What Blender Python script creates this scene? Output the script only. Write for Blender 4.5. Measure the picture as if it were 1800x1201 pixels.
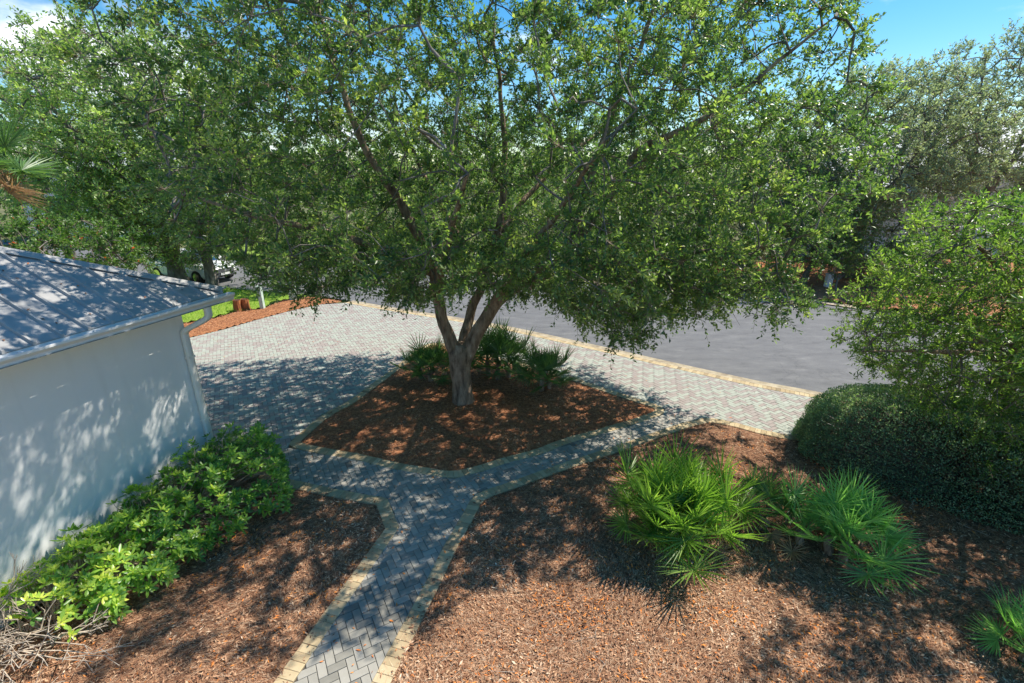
import bpy, math
import numpy as np
from math import radians as R

D = bpy.data
for o in list(D.objects):
    D.objects.remove(o)
S = bpy.context.scene
COL = S.collection
rng = np.random.default_rng(7)

# ------------------------------------------------------------------ camera
FPX, PT, CH = 835.0, R(19.55), 5.19          # focal length in photo pixels (1800 wide), pitch, height
cam = D.cameras.new('camera'); camo = D.objects.new('camera', cam); COL.objects.link(camo)
cam.sensor_width = 36; cam.lens = FPX / 1800 * 36; cam.clip_end = 2000; cam.clip_start = .05
camo.location = (0, 0, CH); camo.rotation_euler = (R(90) - PT, 0, 0)
S.camera = camo

# ------------------------------------------------------------------ sky, sun, exposure
SUN_EL, SUN_AZ = R(54.5), math.atan2(.89, .45)  # azimuth clockwise from +Y
W = D.worlds.new('World'); S.world = W; W.use_nodes = True
nt = W.node_tree; nt.nodes.clear()
def wn(t, **k):
    n = nt.nodes.new(t)
    for a, b in k.items(): setattr(n, a, b)
    return n
sky = wn('ShaderNodeTexSky', sky_type='NISHITA', sun_disc=False, sun_elevation=SUN_EL, sun_rotation=SUN_AZ,
         altitude=0, air_density=1.0, dust_density=.25, ozone_density=2.2)
hs = wn('ShaderNodeHueSaturation'); hs.inputs['Hue'].default_value = .492; hs.inputs['Saturation'].default_value = 1.44; hs.inputs['Value'].default_value = .92
nt.links.new(sky.outputs[0], hs.inputs['Color'])
tc = wn('ShaderNodeTexCoord')
mp = wn('ShaderNodeMapping'); mp.inputs['Scale'].default_value = (1, 1, 2.2)
nt.links.new(tc.outputs['Generated'], mp.inputs[0])
nz = wn('ShaderNodeTexNoise'); nz.inputs['Scale'].default_value = 3.1; nz.inputs['Detail'].default_value = 9; nz.inputs['Roughness'].default_value = .52
nt.links.new(mp.outputs[0], nz.inputs['Vector'])
# cumulus lies towards the left of the view: weight by direction
dt = wn('ShaderNodeVectorMath', operation='DOT_PRODUCT'); dt.inputs[1].default_value = (-.66, .70, .30)
nt.links.new(tc.outputs['Generated'], dt.inputs[0])
m1 = wn('ShaderNodeMapRange'); m1.inputs[1].default_value = .92; m1.inputs[2].default_value = 1.0; m1.inputs[3].default_value = -.05; m1.inputs[4].default_value = .085
nt.links.new(dt.outputs['Value'], m1.inputs[0])
ad = wn('ShaderNodeMath', operation='ADD'); nt.links.new(nz.outputs[0], ad.inputs[0]); nt.links.new(m1.outputs[0], ad.inputs[1])
cr = wn('ShaderNodeMapRange', interpolation_type='SMOOTHSTEP'); cr.inputs[1].default_value = .55; cr.inputs[2].default_value = .68
nt.links.new(ad.outputs[0], cr.inputs[0])
mx = wn('ShaderNodeMix', data_type='RGBA'); mx.inputs[7].default_value = (7.6, 7.9, 8.4, 1)
nt.links.new(cr.outputs[0], mx.inputs[0]); nt.links.new(hs.outputs[0], mx.inputs[6])
bg = wn('ShaderNodeBackground'); bg.inputs[1].default_value = .08
wo = wn('ShaderNodeOutputWorld')
nt.links.new(mx.outputs[2], bg.inputs[0]); nt.links.new(bg.outputs[0], wo.inputs[0])

sl = D.lights.new('sun', 'SUN'); sl.energy = 3.0; sl.angle = R(.53); sl.color = (1, .935, .82)
so = D.objects.new('sun', sl); COL.objects.link(so)
sd = np.array([math.sin(SUN_AZ) * math.cos(SUN_EL), math.cos(SUN_AZ) * math.cos(SUN_EL), math.sin(SUN_EL)])
from mathutils import Vector, Matrix
so.rotation_euler = Vector(sd).to_track_quat('Z', 'Y').to_euler(); so.location = (10, 7, 20)
S.view_settings.view_transform = 'Standard'; S.view_settings.look = 'None'
S.view_settings.exposure = 1.22; S.view_settings.gamma = 1
S.render.engine = 'CYCLES'
S.cycles.max_bounces = 8; S.cycles.diffuse_bounces = 6; S.cycles.transparent_max_bounces = 4

# ------------------------------------------------------------------ geometry helpers
cP, sP = math.cos(PT), math.sin(PT)
def g(x, y, z=0.0):                     # where the sight line through photo point (x, y) meets height z
    u = (x - 900) / FPX; v = (y - 600) / FPX
    t = (CH - z) / (sP + v * cP)
    return np.array([u * t, (cP - v * sP) * t])
def at(x, y, Y):                        # ... meets depth Y
    u = (x - 900) / FPX; v = (y - 600) / FPX
    t = Y / (cP - v * sP)
    return np.array([u * t, Y, CH - (sP + v * cP) * t])
def proj(P):
    P = np.asarray(P, float)
    zc = P[..., 1] * cP - (P[..., 2] - CH) * sP; yc = P[..., 1] * sP + (P[..., 2] - CH) * cP
    return 900 + FPX * P[..., 0] / zc, 600 - FPX * yc / zc
def nrm(v):
    v = np.asarray(v, float); return v / (np.linalg.norm(v, axis=-1, keepdims=True) + 1e-12)
def wav(P, s, seed=0):                  # cheap smooth noise -1..1
    P = np.asarray(P, float) * s
    r = np.random.default_rng(seed); out = 0
    for k in range(5):
        d = r.normal(size=P.shape[-1]); d /= np.linalg.norm(d)
        out = out + np.sin(P @ d * (1 + .6 * k) + r.uniform(0, 6.28))
    return out / 3.2
def pip(P, poly):
    x, y = P[:, 0], P[:, 1]; ins = np.zeros(len(P), bool)
    q = np.asarray(poly); j = len(q) - 1
    for i in range(len(q)):
        xi, yi = q[i]; xj, yj = q[j]
        c = ((yi > y) != (yj > y)) & (x < (xj - xi) * (y - yi) / (yj - yi + 1e-15) + xi)
        ins ^= c; j = i
    return ins
def dseg(P, poly, closed=True):
    q = np.asarray(poly); d = np.full(len(P), 1e9)
    n = len(q) if closed else len(q) - 1
    for i in range(n):
        a = q[i]; b = q[(i + 1) % len(q)]; ab = b - a
        t = np.clip(((P - a) @ ab) / (ab @ ab + 1e-12), 0, 1)
        d = np.minimum(d, np.linalg.norm(P - (a + t[:, None] * ab), axis=1))
    return d
def chaikin(p, n=2, closed=False):
    p = np.asarray(p, float)
    for _ in range(n):
        if closed:
            q = np.roll(p, -1, 0); p = np.stack([.75 * p + .25 * q, .25 * p + .75 * q], 1).reshape(-1, p.shape[1])
        else:
            q = np.stack([.75 * p[:-1] + .25 * p[1:], .25 * p[:-1] + .75 * p[1:]], 1).reshape(-1, p.shape[1])
            p = np.vstack([p[:1], q, p[-1:]])
    return p
def resample(p, step):
    p = np.asarray(p, float); d = np.r_[0, np.cumsum(np.linalg.norm(np.diff(p, axis=0), axis=1))]
    n = max(2, int(round(d[-1] / step)) + 1); t = np.linspace(0, d[-1], n)
    return np.stack([np.interp(t, d, p[:, k]) for k in range(p.shape[1])], 1)

# ------------------------------------------------------------------ object helpers
def finish(name, me, mat, parent):
    if mat is not None: me.materials.append(mat)
    o = D.objects.new(name, me); COL.objects.link(o)
    if parent is not None: o.parent = parent
    return o
def npmesh(name, V, F, mat=None, parent=None, tint=None, smooth=False):
    """V (n,3); F (m,k) index array of equal-sided faces, or list of index tuples."""
    me = D.meshes.new(name)
    V = np.asarray(V, np.float32)
    if isinstance(F, list):
        me.from_pydata(V.tolist(), [], F)
    else:
        F = np.asarray(F, np.int32); m, k = F.shape
        me.vertices.add(len(V)); me.vertices.foreach_set('co', V.ravel())
        me.loops.add(m * k); me.loops.foreach_set('vertex_index', F.ravel())
        me.polygons.add(m); me.polygons.foreach_set('loop_start', np.arange(0, m * k, k, dtype=np.int32))
        me.update(calc_edges=True)
    if tint is not None:
        a = me.attributes.new('tint', 'FLOAT', 'POINT'); a.data.foreach_set('value', np.asarray(tint, np.float32))
    if smooth: me.polygons.foreach_set('use_smooth', np.ones(len(me.polygons), bool))
    me.update()
    return finish(name, me, mat, parent)
def meta(o, label=None, cat=None, group=None, kind=None):
    for k, v in (('label', label), ('category', cat), ('group', group), ('kind', kind)):
        if v: o[k] = v
    return o
def empty(name, loc, label=None, cat=None, group=None):
    o = D.objects.new(name, None); COL.objects.link(o); o.location = loc; o.empty_display_size = .2
    return meta(o, label, cat, group)
def setparent(child, par):              # keep world coordinates of a child whose mesh is in world space
    child.parent = par; child.matrix_parent_inverse = Matrix.Translation(par.location).inverted() if par.type == 'EMPTY' else Matrix()
class MB:
    def __init__(s): s.v = []; s.f = []; s.t = []
    def add(s, V, F, t=0.):
        b = len(s.v); s.v += [tuple(map(float, q)) for q in V]; s.f += [tuple(int(i) + b for i in q) for q in F]; s.t += [t] * len(V)
    def box(s, c, h, ax=None, t=0.):
        c = np.array(c, float); A = np.eye(3) if ax is None else np.array(ax, float)
        V = [c + A[0] * i * h[0] + A[1] * j * h[1] + A[2] * k * h[2] for i in (-1, 1) for j in (-1, 1) for k in (-1, 1)]
        s.add(V, [(0, 1, 3, 2), (4, 6, 7, 5), (0, 4, 5, 1), (2, 3, 7, 6), (0, 2, 6, 4), (1, 5, 7, 3)], t)
    def prism(s, poly, z0, z1, t=0.):
        n = len(poly); V = [(p[0], p[1], z0) for p in poly] + [(p[0], p[1], z1) for p in poly]
        s.add(V, [tuple(range(n))[::-1], tuple(range(n, 2 * n))] + [(i, (i + 1) % n, n + (i + 1) % n, n + i) for i in range(n)], t)
    def tube(s, pts, rad, n=8, t=0., cap=True, wob=0.):
        pts = np.asarray(pts, float); rad = np.broadcast_to(rad, len(pts))
        T = nrm(np.gradient(pts, axis=0)); up = np.array([.1, .2, 1.]) if abs(T[0][2]) < .9 else np.array([1., .1, 0])
        V = []
        for i, p in enumerate(pts):
            a = nrm(np.cross(T[i], up)); b = np.cross(T[i], a)
            for k in range(n):
                an = 2 * math.pi * k / n; r = rad[i] * (1 + wob * math.sin(3 * an + i * 1.3))
                V.append(p + r * (math.cos(an) * a + math.sin(an) * b))
        F = [(i * n + k, i * n + (k + 1) % n, (i + 1) * n + (k + 1) % n, (i + 1) * n + k) for i in range(len(pts) - 1) for k in range(n)]
        if cap: F += [tuple(range(n))[::-1], tuple(range((len(pts) - 1) * n, len(pts) * n))]
        s.add(V, F, t)
    def build(s, name, mat=None, parent=None, smooth=False):
        o = npmesh(name, s.v, s.f, mat, parent, s.t, smooth)
        if parent is not None and parent.type == 'EMPTY': setparent(o, parent)
        return o

def leafmesh(name, P, Dr, N, L, Wd, tint, mat, parent, six=False, fold=.25):
    """many folded leaves as one mesh"""
    P = np.asarray(P); n = len(P); Dr = nrm(Dr); Sd = nrm(np.cross(Dr, N)); N = np.cross(Sd, Dr)
    L = np.broadcast_to(L, n)[:, None]; Wd = np.broadcast_to(Wd, n)[:, None]
    if six:
        V = np.stack([P, P + Dr * L * .35 + Sd * Wd * .42 + N * Wd * fold, P + Dr * L * .75 + Sd * Wd * .38 + N * Wd * fold * .8,
                      P + Dr * L, P + Dr * L * .75 - Sd * Wd * .38 + N * Wd * fold * .8, P + Dr * L * .35 - Sd * Wd * .42 + N * Wd * fold], 1)
        b = np.arange(n)[:, None] * 6
        F = np.concatenate([b + np.array([0, 3, 2, 1]), b + np.array([0, 5, 4, 3])], 0)
        k = 6
    else:
        V = np.stack([P, P + Dr * L * .55 + Sd * Wd * .5 + N * Wd * fold, P + Dr * L, P + Dr * L * .55 - Sd * Wd * .5 + N * Wd * fold], 1)
        b = np.arange(n)[:, None] * 4
        F = np.concatenate([b + np.array([0, 2, 1]), b + np.array([0, 3, 2])], 0)
        k = 4
    o = npmesh(name, V.reshape(-1, 3), F, mat, None, np.repeat(np.broadcast_to(tint, n), k))
    o['kind'] = 'stuff'
    if parent is not None: setparent(o, parent)
    return o
def twigmesh(name, A, B, r0, r1, mat, parent):
    """many 3-sided tapered sticks as one mesh"""
    A = np.asarray(A); B = np.asarray(B); n = len(A); T = nrm(B - A)
    u = nrm(np.cross(T, np.tile([.3, .2, 1.], (n, 1)))); w = np.cross(T, u)
    r0 = np.broadcast_to(r0, n)[:, None]; r1 = np.broadcast_to(r1, n)[:, None]
    V = []
    for P, r in ((A, r0), (B, r1)):
        for k in range(3):
            an = 2.094 * k; V.append(P + r * (math.cos(an) * u + math.sin(an) * w))
    V = np.stack(V, 1).reshape(-1, 3); b = np.arange(n)[:, None] * 6
    F = np.concatenate([b + np.array(q) for q in ((0, 1, 4, 3), (1, 2, 5, 4), (2, 0, 3, 5))], 0)
    o = npmesh(name, V, F, mat, None, np.zeros(len(V))); o['kind'] = 'stuff'
    if parent is not None: setparent(o, parent)
    return o

# ------------------------------------------------------------------ materials
def material(name):
    m = D.materials.new(name); m.use_nodes = True; t = m.node_tree; t.nodes.clear()
    out = t.nodes.new('ShaderNodeOutputMaterial')
    return m, t, out
def N_(t, typ, **k):
    n = t.nodes.new(typ)
    for a, b in k.items(): setattr(n, a, b)
    return n
ALB = 1.25                             # overall reflectance scale of the procedural colours
def ramp(t, stops, src):
    r = N_(t, 'ShaderNodeValToRGB'); e = r.color_ramp.elements
    while len(e) > len(stops): e.remove(e[-1])
    while len(e) < len(stops): e.new(.5)
    for q, (p, c) in zip(e, stops): q.position = p; q.color = (*[min(v * ALB, max(v, .8)) for v in c], 1)
    t.links.new(src, r.inputs[0]); return r.outputs[0]
def surf(name, stops, scale=4, detail=6, rough=.8, bump=.3, bscale=None, attr=False, spec=.3, metal=0, noise_amt=.35, stretch=(1, 1, 1), bdist=.02):
    """procedural surface: colour from the 'tint' attribute and/or noise, relief from noise"""
    m, t, out = material(name); L = t.links.new
    tc = N_(t, 'ShaderNodeTexCoord'); mp = N_(t, 'ShaderNodeMapping'); mp.inputs['Scale'].default_value = stretch
    L(tc.outputs['Object'], mp.inputs[0])
    n = N_(t, 'ShaderNodeTexNoise'); n.inputs['Scale'].default_value = scale; n.inputs['Detail'].default_value = detail; n.inputs['Roughness'].default_value = .65
    L(mp.outputs[0], n.inputs['Vector'])
    if attr:
        a = N_(t, 'ShaderNodeAttribute', attribute_name='tint')
        ma = N_(t, 'ShaderNodeMath', operation='MULTIPLY_ADD'); ma.inputs[1].default_value = noise_amt; L(n.outputs[0], ma.inputs[0])
        sb = N_(t, 'ShaderNodeMath', operation='SUBTRACT'); sb.inputs[1].default_value = noise_amt / 2; L(a.outputs['Fac'], sb.inputs[0]); L(sb.outputs[0], ma.inputs[2])
        src = ma.outputs[0]
    else: src = n.outputs[0]
    col = ramp(t, stops, src)
    p = N_(t, 'ShaderNodeBsdfPrincipled'); p.inputs['Roughness'].default_value = rough; p.inputs['Specular IOR Level'].default_value = spec; p.inputs['Metallic'].default_value = metal
    L(col, p.inputs['Base Color'])
    if bump:
        n2 = N_(t, 'ShaderNodeTexNoise'); n2.inputs['Scale'].default_value = bscale or scale * 6; n2.inputs['Detail'].default_value = 5
        L(mp.outputs[0], n2.inputs['Vector'])
        b = N_(t, 'ShaderNodeBump'); b.inputs['Strength'].default_value = bump; b.inputs['Distance'].default_value = bdist
        L(n2.outputs[0], b.inputs['Height']); L(b.outputs[0], p.inputs['Normal'])
    L(p.outputs[0], out.inputs[0]); return m
def leafmat(name, stops, trans=.4, rough=.38, tcol=(1.75, 2.05, .8), spec=.5):
    m, t, out = material(name); L = t.links.new
    a = N_(t, 'ShaderNodeAttribute', attribute_name='tint')
    col = ramp(t, stops, a.outputs['Fac'])
    p = N_(t, 'ShaderNodeBsdfPrincipled'); p.inputs['Roughness'].default_value = rough; p.inputs['Specular IOR Level'].default_value = spec
    L(col, p.inputs['Base Color'])
    mu = N_(t, 'ShaderNodeMix', data_type='RGBA', blend_type='MULTIPLY'); mu.inputs[0].default_value = 1; mu.inputs[7].default_value = (*tcol, 1)
    L(col, mu.inputs[6])
    tr = N_(t, 'ShaderNodeBsdfTranslucent'); L(mu.outputs[2], tr.inputs[0])
    mix = N_(t, 'ShaderNodeMixShader'); mix.inputs[0].default_value = trans
    L(p.outputs[0], mix.inputs[1]); L(tr.outputs[0], mix.inputs[2]); L(mix.outputs[0], out.inputs[0]); return m

M = {}
M['oakleaf'] = leafmat('oak_leaf', [(0, (.045, .085, .038)), (.45, (.105, .160, .062)), (.8, (.20, .26, .085)), (1, (.38, .40, .16))], .48, .34, (1.65, 1.95, .8), .5)
M['nearleaf'] = leafmat('near_oak_leaf', [(0, (.05, .095, .03)), (.5, (.115, .185, .05)), (1, (.27, .34, .09))], .48, .32)
M['lightleaf'] = leafmat('light_oak_leaf', [(0, (.08, .135, .06)), (.5, (.17, .24, .095)), (1, (.32, .39, .17))], .45)
M['greyleaf'] = leafmat('grey_oak_leaf', [(0, (.105, .135, .09)), (.5, (.19, .225, .145)), (1, (.33, .37, .24))], .42, .45, (1.5, 1.65, .95))
M['darkleaf'] = leafmat('dark_leaf', [(0, (.04, .075, .03)), (.5, (.08, .13, .05)), (1, (.16, .22, .08))], .35)
M['redleaf'] = leafmat('berry_shrub_leaf', [(0, (.04, .09, .025)), (.975, (.16, .26, .07)), (.985, (.45, .10, .05)), (1, (.55, .09, .06))], .35)
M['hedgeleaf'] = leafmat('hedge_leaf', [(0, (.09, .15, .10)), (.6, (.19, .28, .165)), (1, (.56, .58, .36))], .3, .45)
M['pittleaf'] = leafmat('glossy_shrub_leaf', [(0, (.04, .10, .035)), (.4, (.085, .19, .045)), (.75, (.22, .36, .06)), (1, (.52, .56, .10))], .4, .3)
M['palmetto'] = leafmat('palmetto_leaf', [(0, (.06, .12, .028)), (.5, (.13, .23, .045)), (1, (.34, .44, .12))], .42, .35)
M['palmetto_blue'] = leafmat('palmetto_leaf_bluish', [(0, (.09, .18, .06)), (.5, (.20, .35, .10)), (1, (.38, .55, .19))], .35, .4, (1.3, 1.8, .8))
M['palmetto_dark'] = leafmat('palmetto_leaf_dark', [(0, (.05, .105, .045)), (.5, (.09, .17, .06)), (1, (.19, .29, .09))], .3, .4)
M['drypalm'] = leafmat('dry_palm_leaf', [(0, (.16, .10, .06)), (.5, (.30, .20, .12)), (1, (.55, .40, .18))], .3, .7, (1.1, 1, .8))
M['grassleaf'] = leafmat('grass_blade', [(0, (.10, .22, .02)), (1, (.30, .45, .05))], .35, .5)
M['bark'] = surf('oak_bark', [(.3, (.055, .038, .027)), (.46, (.21, .145, .10)), (.64, (.36, .265, .19)), (.73, (.50, .47, .38))], 9, 8, .9, 1.0, 26, stretch=(1, 1, .28), bdist=.05)
M['greybark'] = surf('grey_bark', [(.3, (.07, .06, .055)), (.6, (.20, .18, .16)), (.75, (.34, .31, .28))], 8, 6, .9, .6, 24, stretch=(1, 1, .4))
M['twig'] = surf('twig_bark', [(.3, (.10, .075, .05)), (.7, (.28, .22, .16))], 12, 3, .85, 0)
M['barestick'] = surf('bare_twig_bark', [(.3, (.26, .20, .15)), (.7, (.52, .45, .37))], 14, 3, .85, 0)
M['paver'] = surf('grey_paver_concrete', [(0, (.085, .08, .07)), (.3, (.19, .18, .155)), (.55, (.30, .282, .245)), (.8, (.37, .35, .305)), (1, (.40, .38, .33))], 7, 8, .9, .35, 160, attr=True, noise_amt=.34, bdist=.004)
M['drivepaver'] = surf('mixed_paver_concrete', [(0, (.20, .17, .155)), (.33, (.27, .228, .21)), (.48, (.285, .256, .235)), (.55, (.27, .28, .245)), (.8, (.315, .328, .285)), (1, (.36, .37, .33))], 6, 8, .9, .3, 140, attr=True, noise_amt=.22, bdist=.004)
M['tanpaver'] = surf('tan_border_paver', [(0, (.15, .12, .08)), (.35, (.32, .24, .14)), (.65, (.42, .33, .20)), (1, (.50, .41, .27))], 8, 8, .9, .4, 120, attr=True, noise_amt=.45, bdist=.005)
M['kerb'] = surf('tan_kerb_concrete', [(.3, (.18, .14, .10)), (.55, (.36, .30, .21)), (.75, (.46, .40, .30))], 3, 9, .9, .4, 60, bdist=.006)
M['sand'] = surf('joint_sand', [(.3, (.035, .032, .028)), (.7, (.11, .095, .075))], 30, 5, .95, .3)
M['asphalt'] = surf('asphalt', [(.25, (.080, .080, .085)), (.45, (.115, .115, .121)), (.55, (.125, .125, .130)), (.75, (.175, .172, .172))], 2.6, 14, .85, .6, 160, bdist=.008, stretch=(.5, 1.1, 1))
def crackle(m):
    t = m.node_tree; L = t.links.new; p = [n for n in t.nodes if n.type == 'BSDF_PRINCIPLED'][0]; src = p.inputs['Base Color'].links[0].from_socket
    tc = N_(t, 'ShaderNodeTexCoord'); w = N_(t, 'ShaderNodeTexNoise'); w.inputs['Scale'].default_value = 1.1; w.inputs['Detail'].default_value = 6; L(tc.outputs['Object'], w.inputs['Vector'])
    mx0 = N_(t, 'ShaderNodeMix', data_type='RGBA', blend_type='ADD'); mx0.inputs[0].default_value = 1.4; L(tc.outputs['Object'], mx0.inputs[6]); L(w.outputs['Color'], mx0.inputs[7])
    v = N_(t, 'ShaderNodeTexVoronoi', feature='DISTANCE_TO_EDGE'); v.inputs['Scale'].default_value = .26; L(mx0.outputs[2], v.inputs['Vector'])
    r = N_(t, 'ShaderNodeMapRange'); r.inputs[1].default_value = 0; r.inputs[2].default_value = .006; r.inputs[3].default_value = .22; r.inputs[4].default_value = 0; L(v.outputs[0], r.inputs[0])
    g_ = N_(t, 'ShaderNodeTexNoise'); g_.inputs['Scale'].default_value = 55; g_.inputs['Detail'].default_value = 3; L(tc.outputs['Object'], g_.inputs['Vector'])
    gr = N_(t, 'ShaderNodeMapRange'); gr.inputs[1].default_value = .58; gr.inputs[2].default_value = .72; gr.inputs[4].default_value = .5; L(g_.outputs[0], gr.inputs[0])
    m1_ = N_(t, 'ShaderNodeMix', data_type='RGBA'); m1_.inputs[7].default_value = (.30, .29, .27, 1); L(gr.outputs[0], m1_.inputs[0]); L(src, m1_.inputs[6])
    m2_ = N_(t, 'ShaderNodeMix', data_type='RGBA'); m2_.inputs[7].default_value = (.04, .04, .042, 1); L(r.outputs[0], m2_.inputs[0]); L(m1_.outputs[2], m2_.inputs[6]); L(m2_.outputs[2], p.inputs['Base Color'])
crackle(M['asphalt'])
M['soil'] = surf('mulch_ground', [(.28, (.06, .028, .017)), (.45, (.15, .07, .04)), (.6, (.28, .145, .08)), (.75, (.40, .24, .14))], 16, 10, .95, 1.0, 60, bdist=.03)
M['redsoil'] = surf('red_mulch_ground', [(.28, (.09, .032, .018)), (.45, (.25, .10, .045)), (.6, (.42, .18, .08)), (.75, (.52, .27, .13))], 14, 10, .95, 1.0, 60, bdist=.03)
M['litter'] = surf('mulch_chip', [(0, (.07, .032, .018)), (.25, (.19, .085, .045)), (.5, (.36, .195, .11)), (.72, (.52, .33, .20)), (.84, (.66, .50, .36)), (.87, (.55, .15, .03)), (1, (.74, .24, .05))], 10, 2, .8, 0, attr=True, noise_amt=.02)
M['redlitter'] = surf('red_mulch_chip', [(0, (.07, .028, .018)), (.3, (.24, .105, .06)), (.6, (.50, .25, .135)), (.85, (.66, .40, .24)), (1, (.7, .27, .06))], 10, 2, .8, 0, attr=True, noise_amt=.02)
M['grass'] = surf('lawn', [(.3, (.10, .17, .02)), (.7, (.25, .34, .05))], 12, 8, .95, .6, 60)
M['farground'] = surf('far_ground', [(.3, (.05, .06, .025)), (.55, (.12, .12, .05)), (.75, (.22, .16, .09))], .6, 9, .95, .6, 12)
M['stucco'] = surf('white_stucco', [(.3, (.77, .765, .755)), (.5, (.82, .815, .80)), (.7, (.85, .845, .825))], 1.3, 8, .9, .35, 130, bdist=.004)
def dirty(m):
    t = m.node_tree; L = t.links.new; p = [n for n in t.nodes if n.type == 'BSDF_PRINCIPLED'][0]; src = p.inputs['Base Color'].links[0].from_socket
    tc = N_(t, 'ShaderNodeTexCoord'); sx = N_(t, 'ShaderNodeSeparateXYZ'); L(tc.outputs['Object'], sx.inputs[0])
    n = N_(t, 'ShaderNodeTexNoise'); n.inputs['Scale'].default_value = 3.5; n.inputs['Detail'].default_value = 8; L(tc.outputs['Object'], n.inputs['Vector'])
    a = N_(t, 'ShaderNodeMath', operation='MULTIPLY_ADD'); a.inputs[1].default_value = -.9; L(n.outputs[0], a.inputs[0]); L(sx.outputs[2], a.inputs[2])
    r = N_(t, 'ShaderNodeMapRange'); r.inputs[1].default_value = -.45; r.inputs[2].default_value = .05; r.inputs[3].default_value = .5; r.inputs[4].default_value = 0; L(a.outputs[0], r.inputs[0])
    mp = N_(t, 'ShaderNodeMapping'); mp.inputs['Scale'].default_value = (5, 5, .35); L(tc.outputs['Object'], mp.inputs[0])
    n2 = N_(t, 'ShaderNodeTexNoise'); n2.inputs['Scale'].default_value = 1.6; n2.inputs['Detail'].default_value = 7; L(mp.outputs[0], n2.inputs['Vector'])
    r2 = N_(t, 'ShaderNodeMapRange'); r2.inputs[1].default_value = .52; r2.inputs[2].default_value = .75; r2.inputs[3].default_value = 0; r2.inputs[4].default_value = .11; L(n2.outputs[0], r2.inputs[0])
    ad = N_(t, 'ShaderNodeMath', operation='MAXIMUM'); L(r.outputs[0], ad.inputs[0]); L(r2.outputs[0], ad.inputs[1])
    mx = N_(t, 'ShaderNodeMix', data_type='RGBA'); mx.inputs[7].default_value = (.40, .35, .29, 1); L(ad.outputs[0], mx.inputs[0]); L(src, mx.inputs[6]); L(mx.outputs[2], p.inputs['Base Color'])
dirty(M['stucco'])
M['whitemetal'] = surf('white_painted_metal', [(.3, (.72, .72, .70)), (.7, (.84, .84, .82))], 5, 5, .35, .05, 40, spec=.5)
M['creammetal'] = surf('cream_painted_metal', [(.3, (.66, .62, .55)), (.7, (.78, .75, .68))], 5, 5, .4, .05, 40, spec=.5)
M['roofmetal'] = surf('grey_metal_roof', [(.25, (.25, .247, .243)), (.5, (.30, .293, .287)), (.72, (.36, .35, .34))], 2.2, 10, .6, .12, 14, spec=.35, metal=0, bdist=.01)
M['darkmetal'] = surf('dark_metal', [(.3, (.05, .052, .055)), (.7, (.10, .10, .105))], 6, 4, .5, .1, 40, metal=.3)
M['guttershade'] = surf('gutter_inside_shade', [(.3, (.10, .11, .12)), (.7, (.26, .28, .29))], 8, 6, .7, .1, 40)
M['carpaint'] = surf('white_car_paint', [(.3, (.78, .78, .78)), (.7, (.82, .82, .82))], 1, 2, .15, 0, spec=.6)
M['glass'] = surf('dark_glass', [(.3, (.015, .018, .02)), (.7, (.025, .03, .032))], 1, 1, .05, 0, spec=.8)
M['rubber'] = surf('black_rubber', [(.3, (.02, .02, .02)), (.7, (.04, .04, .04))], 8, 2, .8, .1)
M['chrome'] = surf('chrome', [(.3, (.6, .6, .62)), (.7, (.7, .7, .72))], 3, 2, .15, 0, metal=1)
M['headlight'] = surf('headlight_lens', [(.3, (.5, .52, .55)), (.7, (.7, .72, .75))], 20, 2, .08, 0, spec=.9)
M['palegreen'] = surf('pale_green_plastic', [(.3, (.32, .42, .36)), (.7, (.48, .58, .50))], 5, 4, .55, .1)
M['rust'] = surf('rusty_brown_wood', [(.3, (.09, .035, .02)), (.55, (.28, .10, .04)), (.75, (.45, .18, .07))], 9, 8, .9, .8, 30, stretch=(1, 1, .3))
M['farwall'] = surf('pale_render', [(.3, (.52, .50, .52)), (.7, (.62, .60, .62))], 1, 6, .9, .1, 30)
M['farroof'] = surf('pale_roof', [(.3, (.38, .39, .42)), (.7, (.50, .51, .54))], 1, 6, .6, .1, 20)

# ================================================================== GROUND PLAN
def W_(pts): return np.array([g(*p) for p in pts])
def ext(p, q, k):                        # extend beyond q, away from p, by k metres
    p = np.asarray(p); q = np.asarray(q); return q + nrm(q - p) * k
isl_right = W_([(1165, 729), (1111, 747), (1050, 765), (1000, 778), (950, 799), (893, 813), (843, 830), (795, 841)])
isl_left = W_([(795, 841), (745, 833), (695, 825), (618, 806), (560, 797), (505, 786)])
isl_back = W_([(505, 784), (513, 773), (567, 727), (610, 707), (650, 677), (687, 650), (713, 630), (735, 611), (758, 602), (790, 604), (900, 634), (1000, 660), (1067, 683), (1120, 700), (1150, 709), (1169, 718), (1165, 729)])
island = np.vstack([isl_right[:-1], isl_left[:-1], isl_back[:-1]])
rb = W_([(653, 1199), (702, 1108), (751.6, 1017), (776.6, 965), (798.8, 928), (817, 897), (828, 876), (845, 863), (887, 850), (950, 827), (1030, 800), (1095, 779), (1160, 756), (1203, 742), (1237, 734), (1262, 736), (1299, 744), (1337, 755), (1380, 763), (1411, 765)])
rb = np.vstack([ext(rb[1], rb[0], 2.6)[None], rb, ext(rb[-4], rb[-1], 9)[None]])
lb = W_([(515, 1199), (608, 1063), (702, 927), (681, 875), (630, 866.7), (575, 856), (533, 846.7)])
lb = np.vstack([ext(lb[1], lb[0], 2.6)[None], lb, ext(lb[-3], lb[-1], 2.15)[None]])

# garage frame of reference
av = nrm([.2766, .9610]); nv = np.array([av[1], -av[0]]); COR = g(387, 835)
def gp(out, along, z): p = COR + nv * out + av * along; return np.array([p[0], p[1], z])

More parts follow.
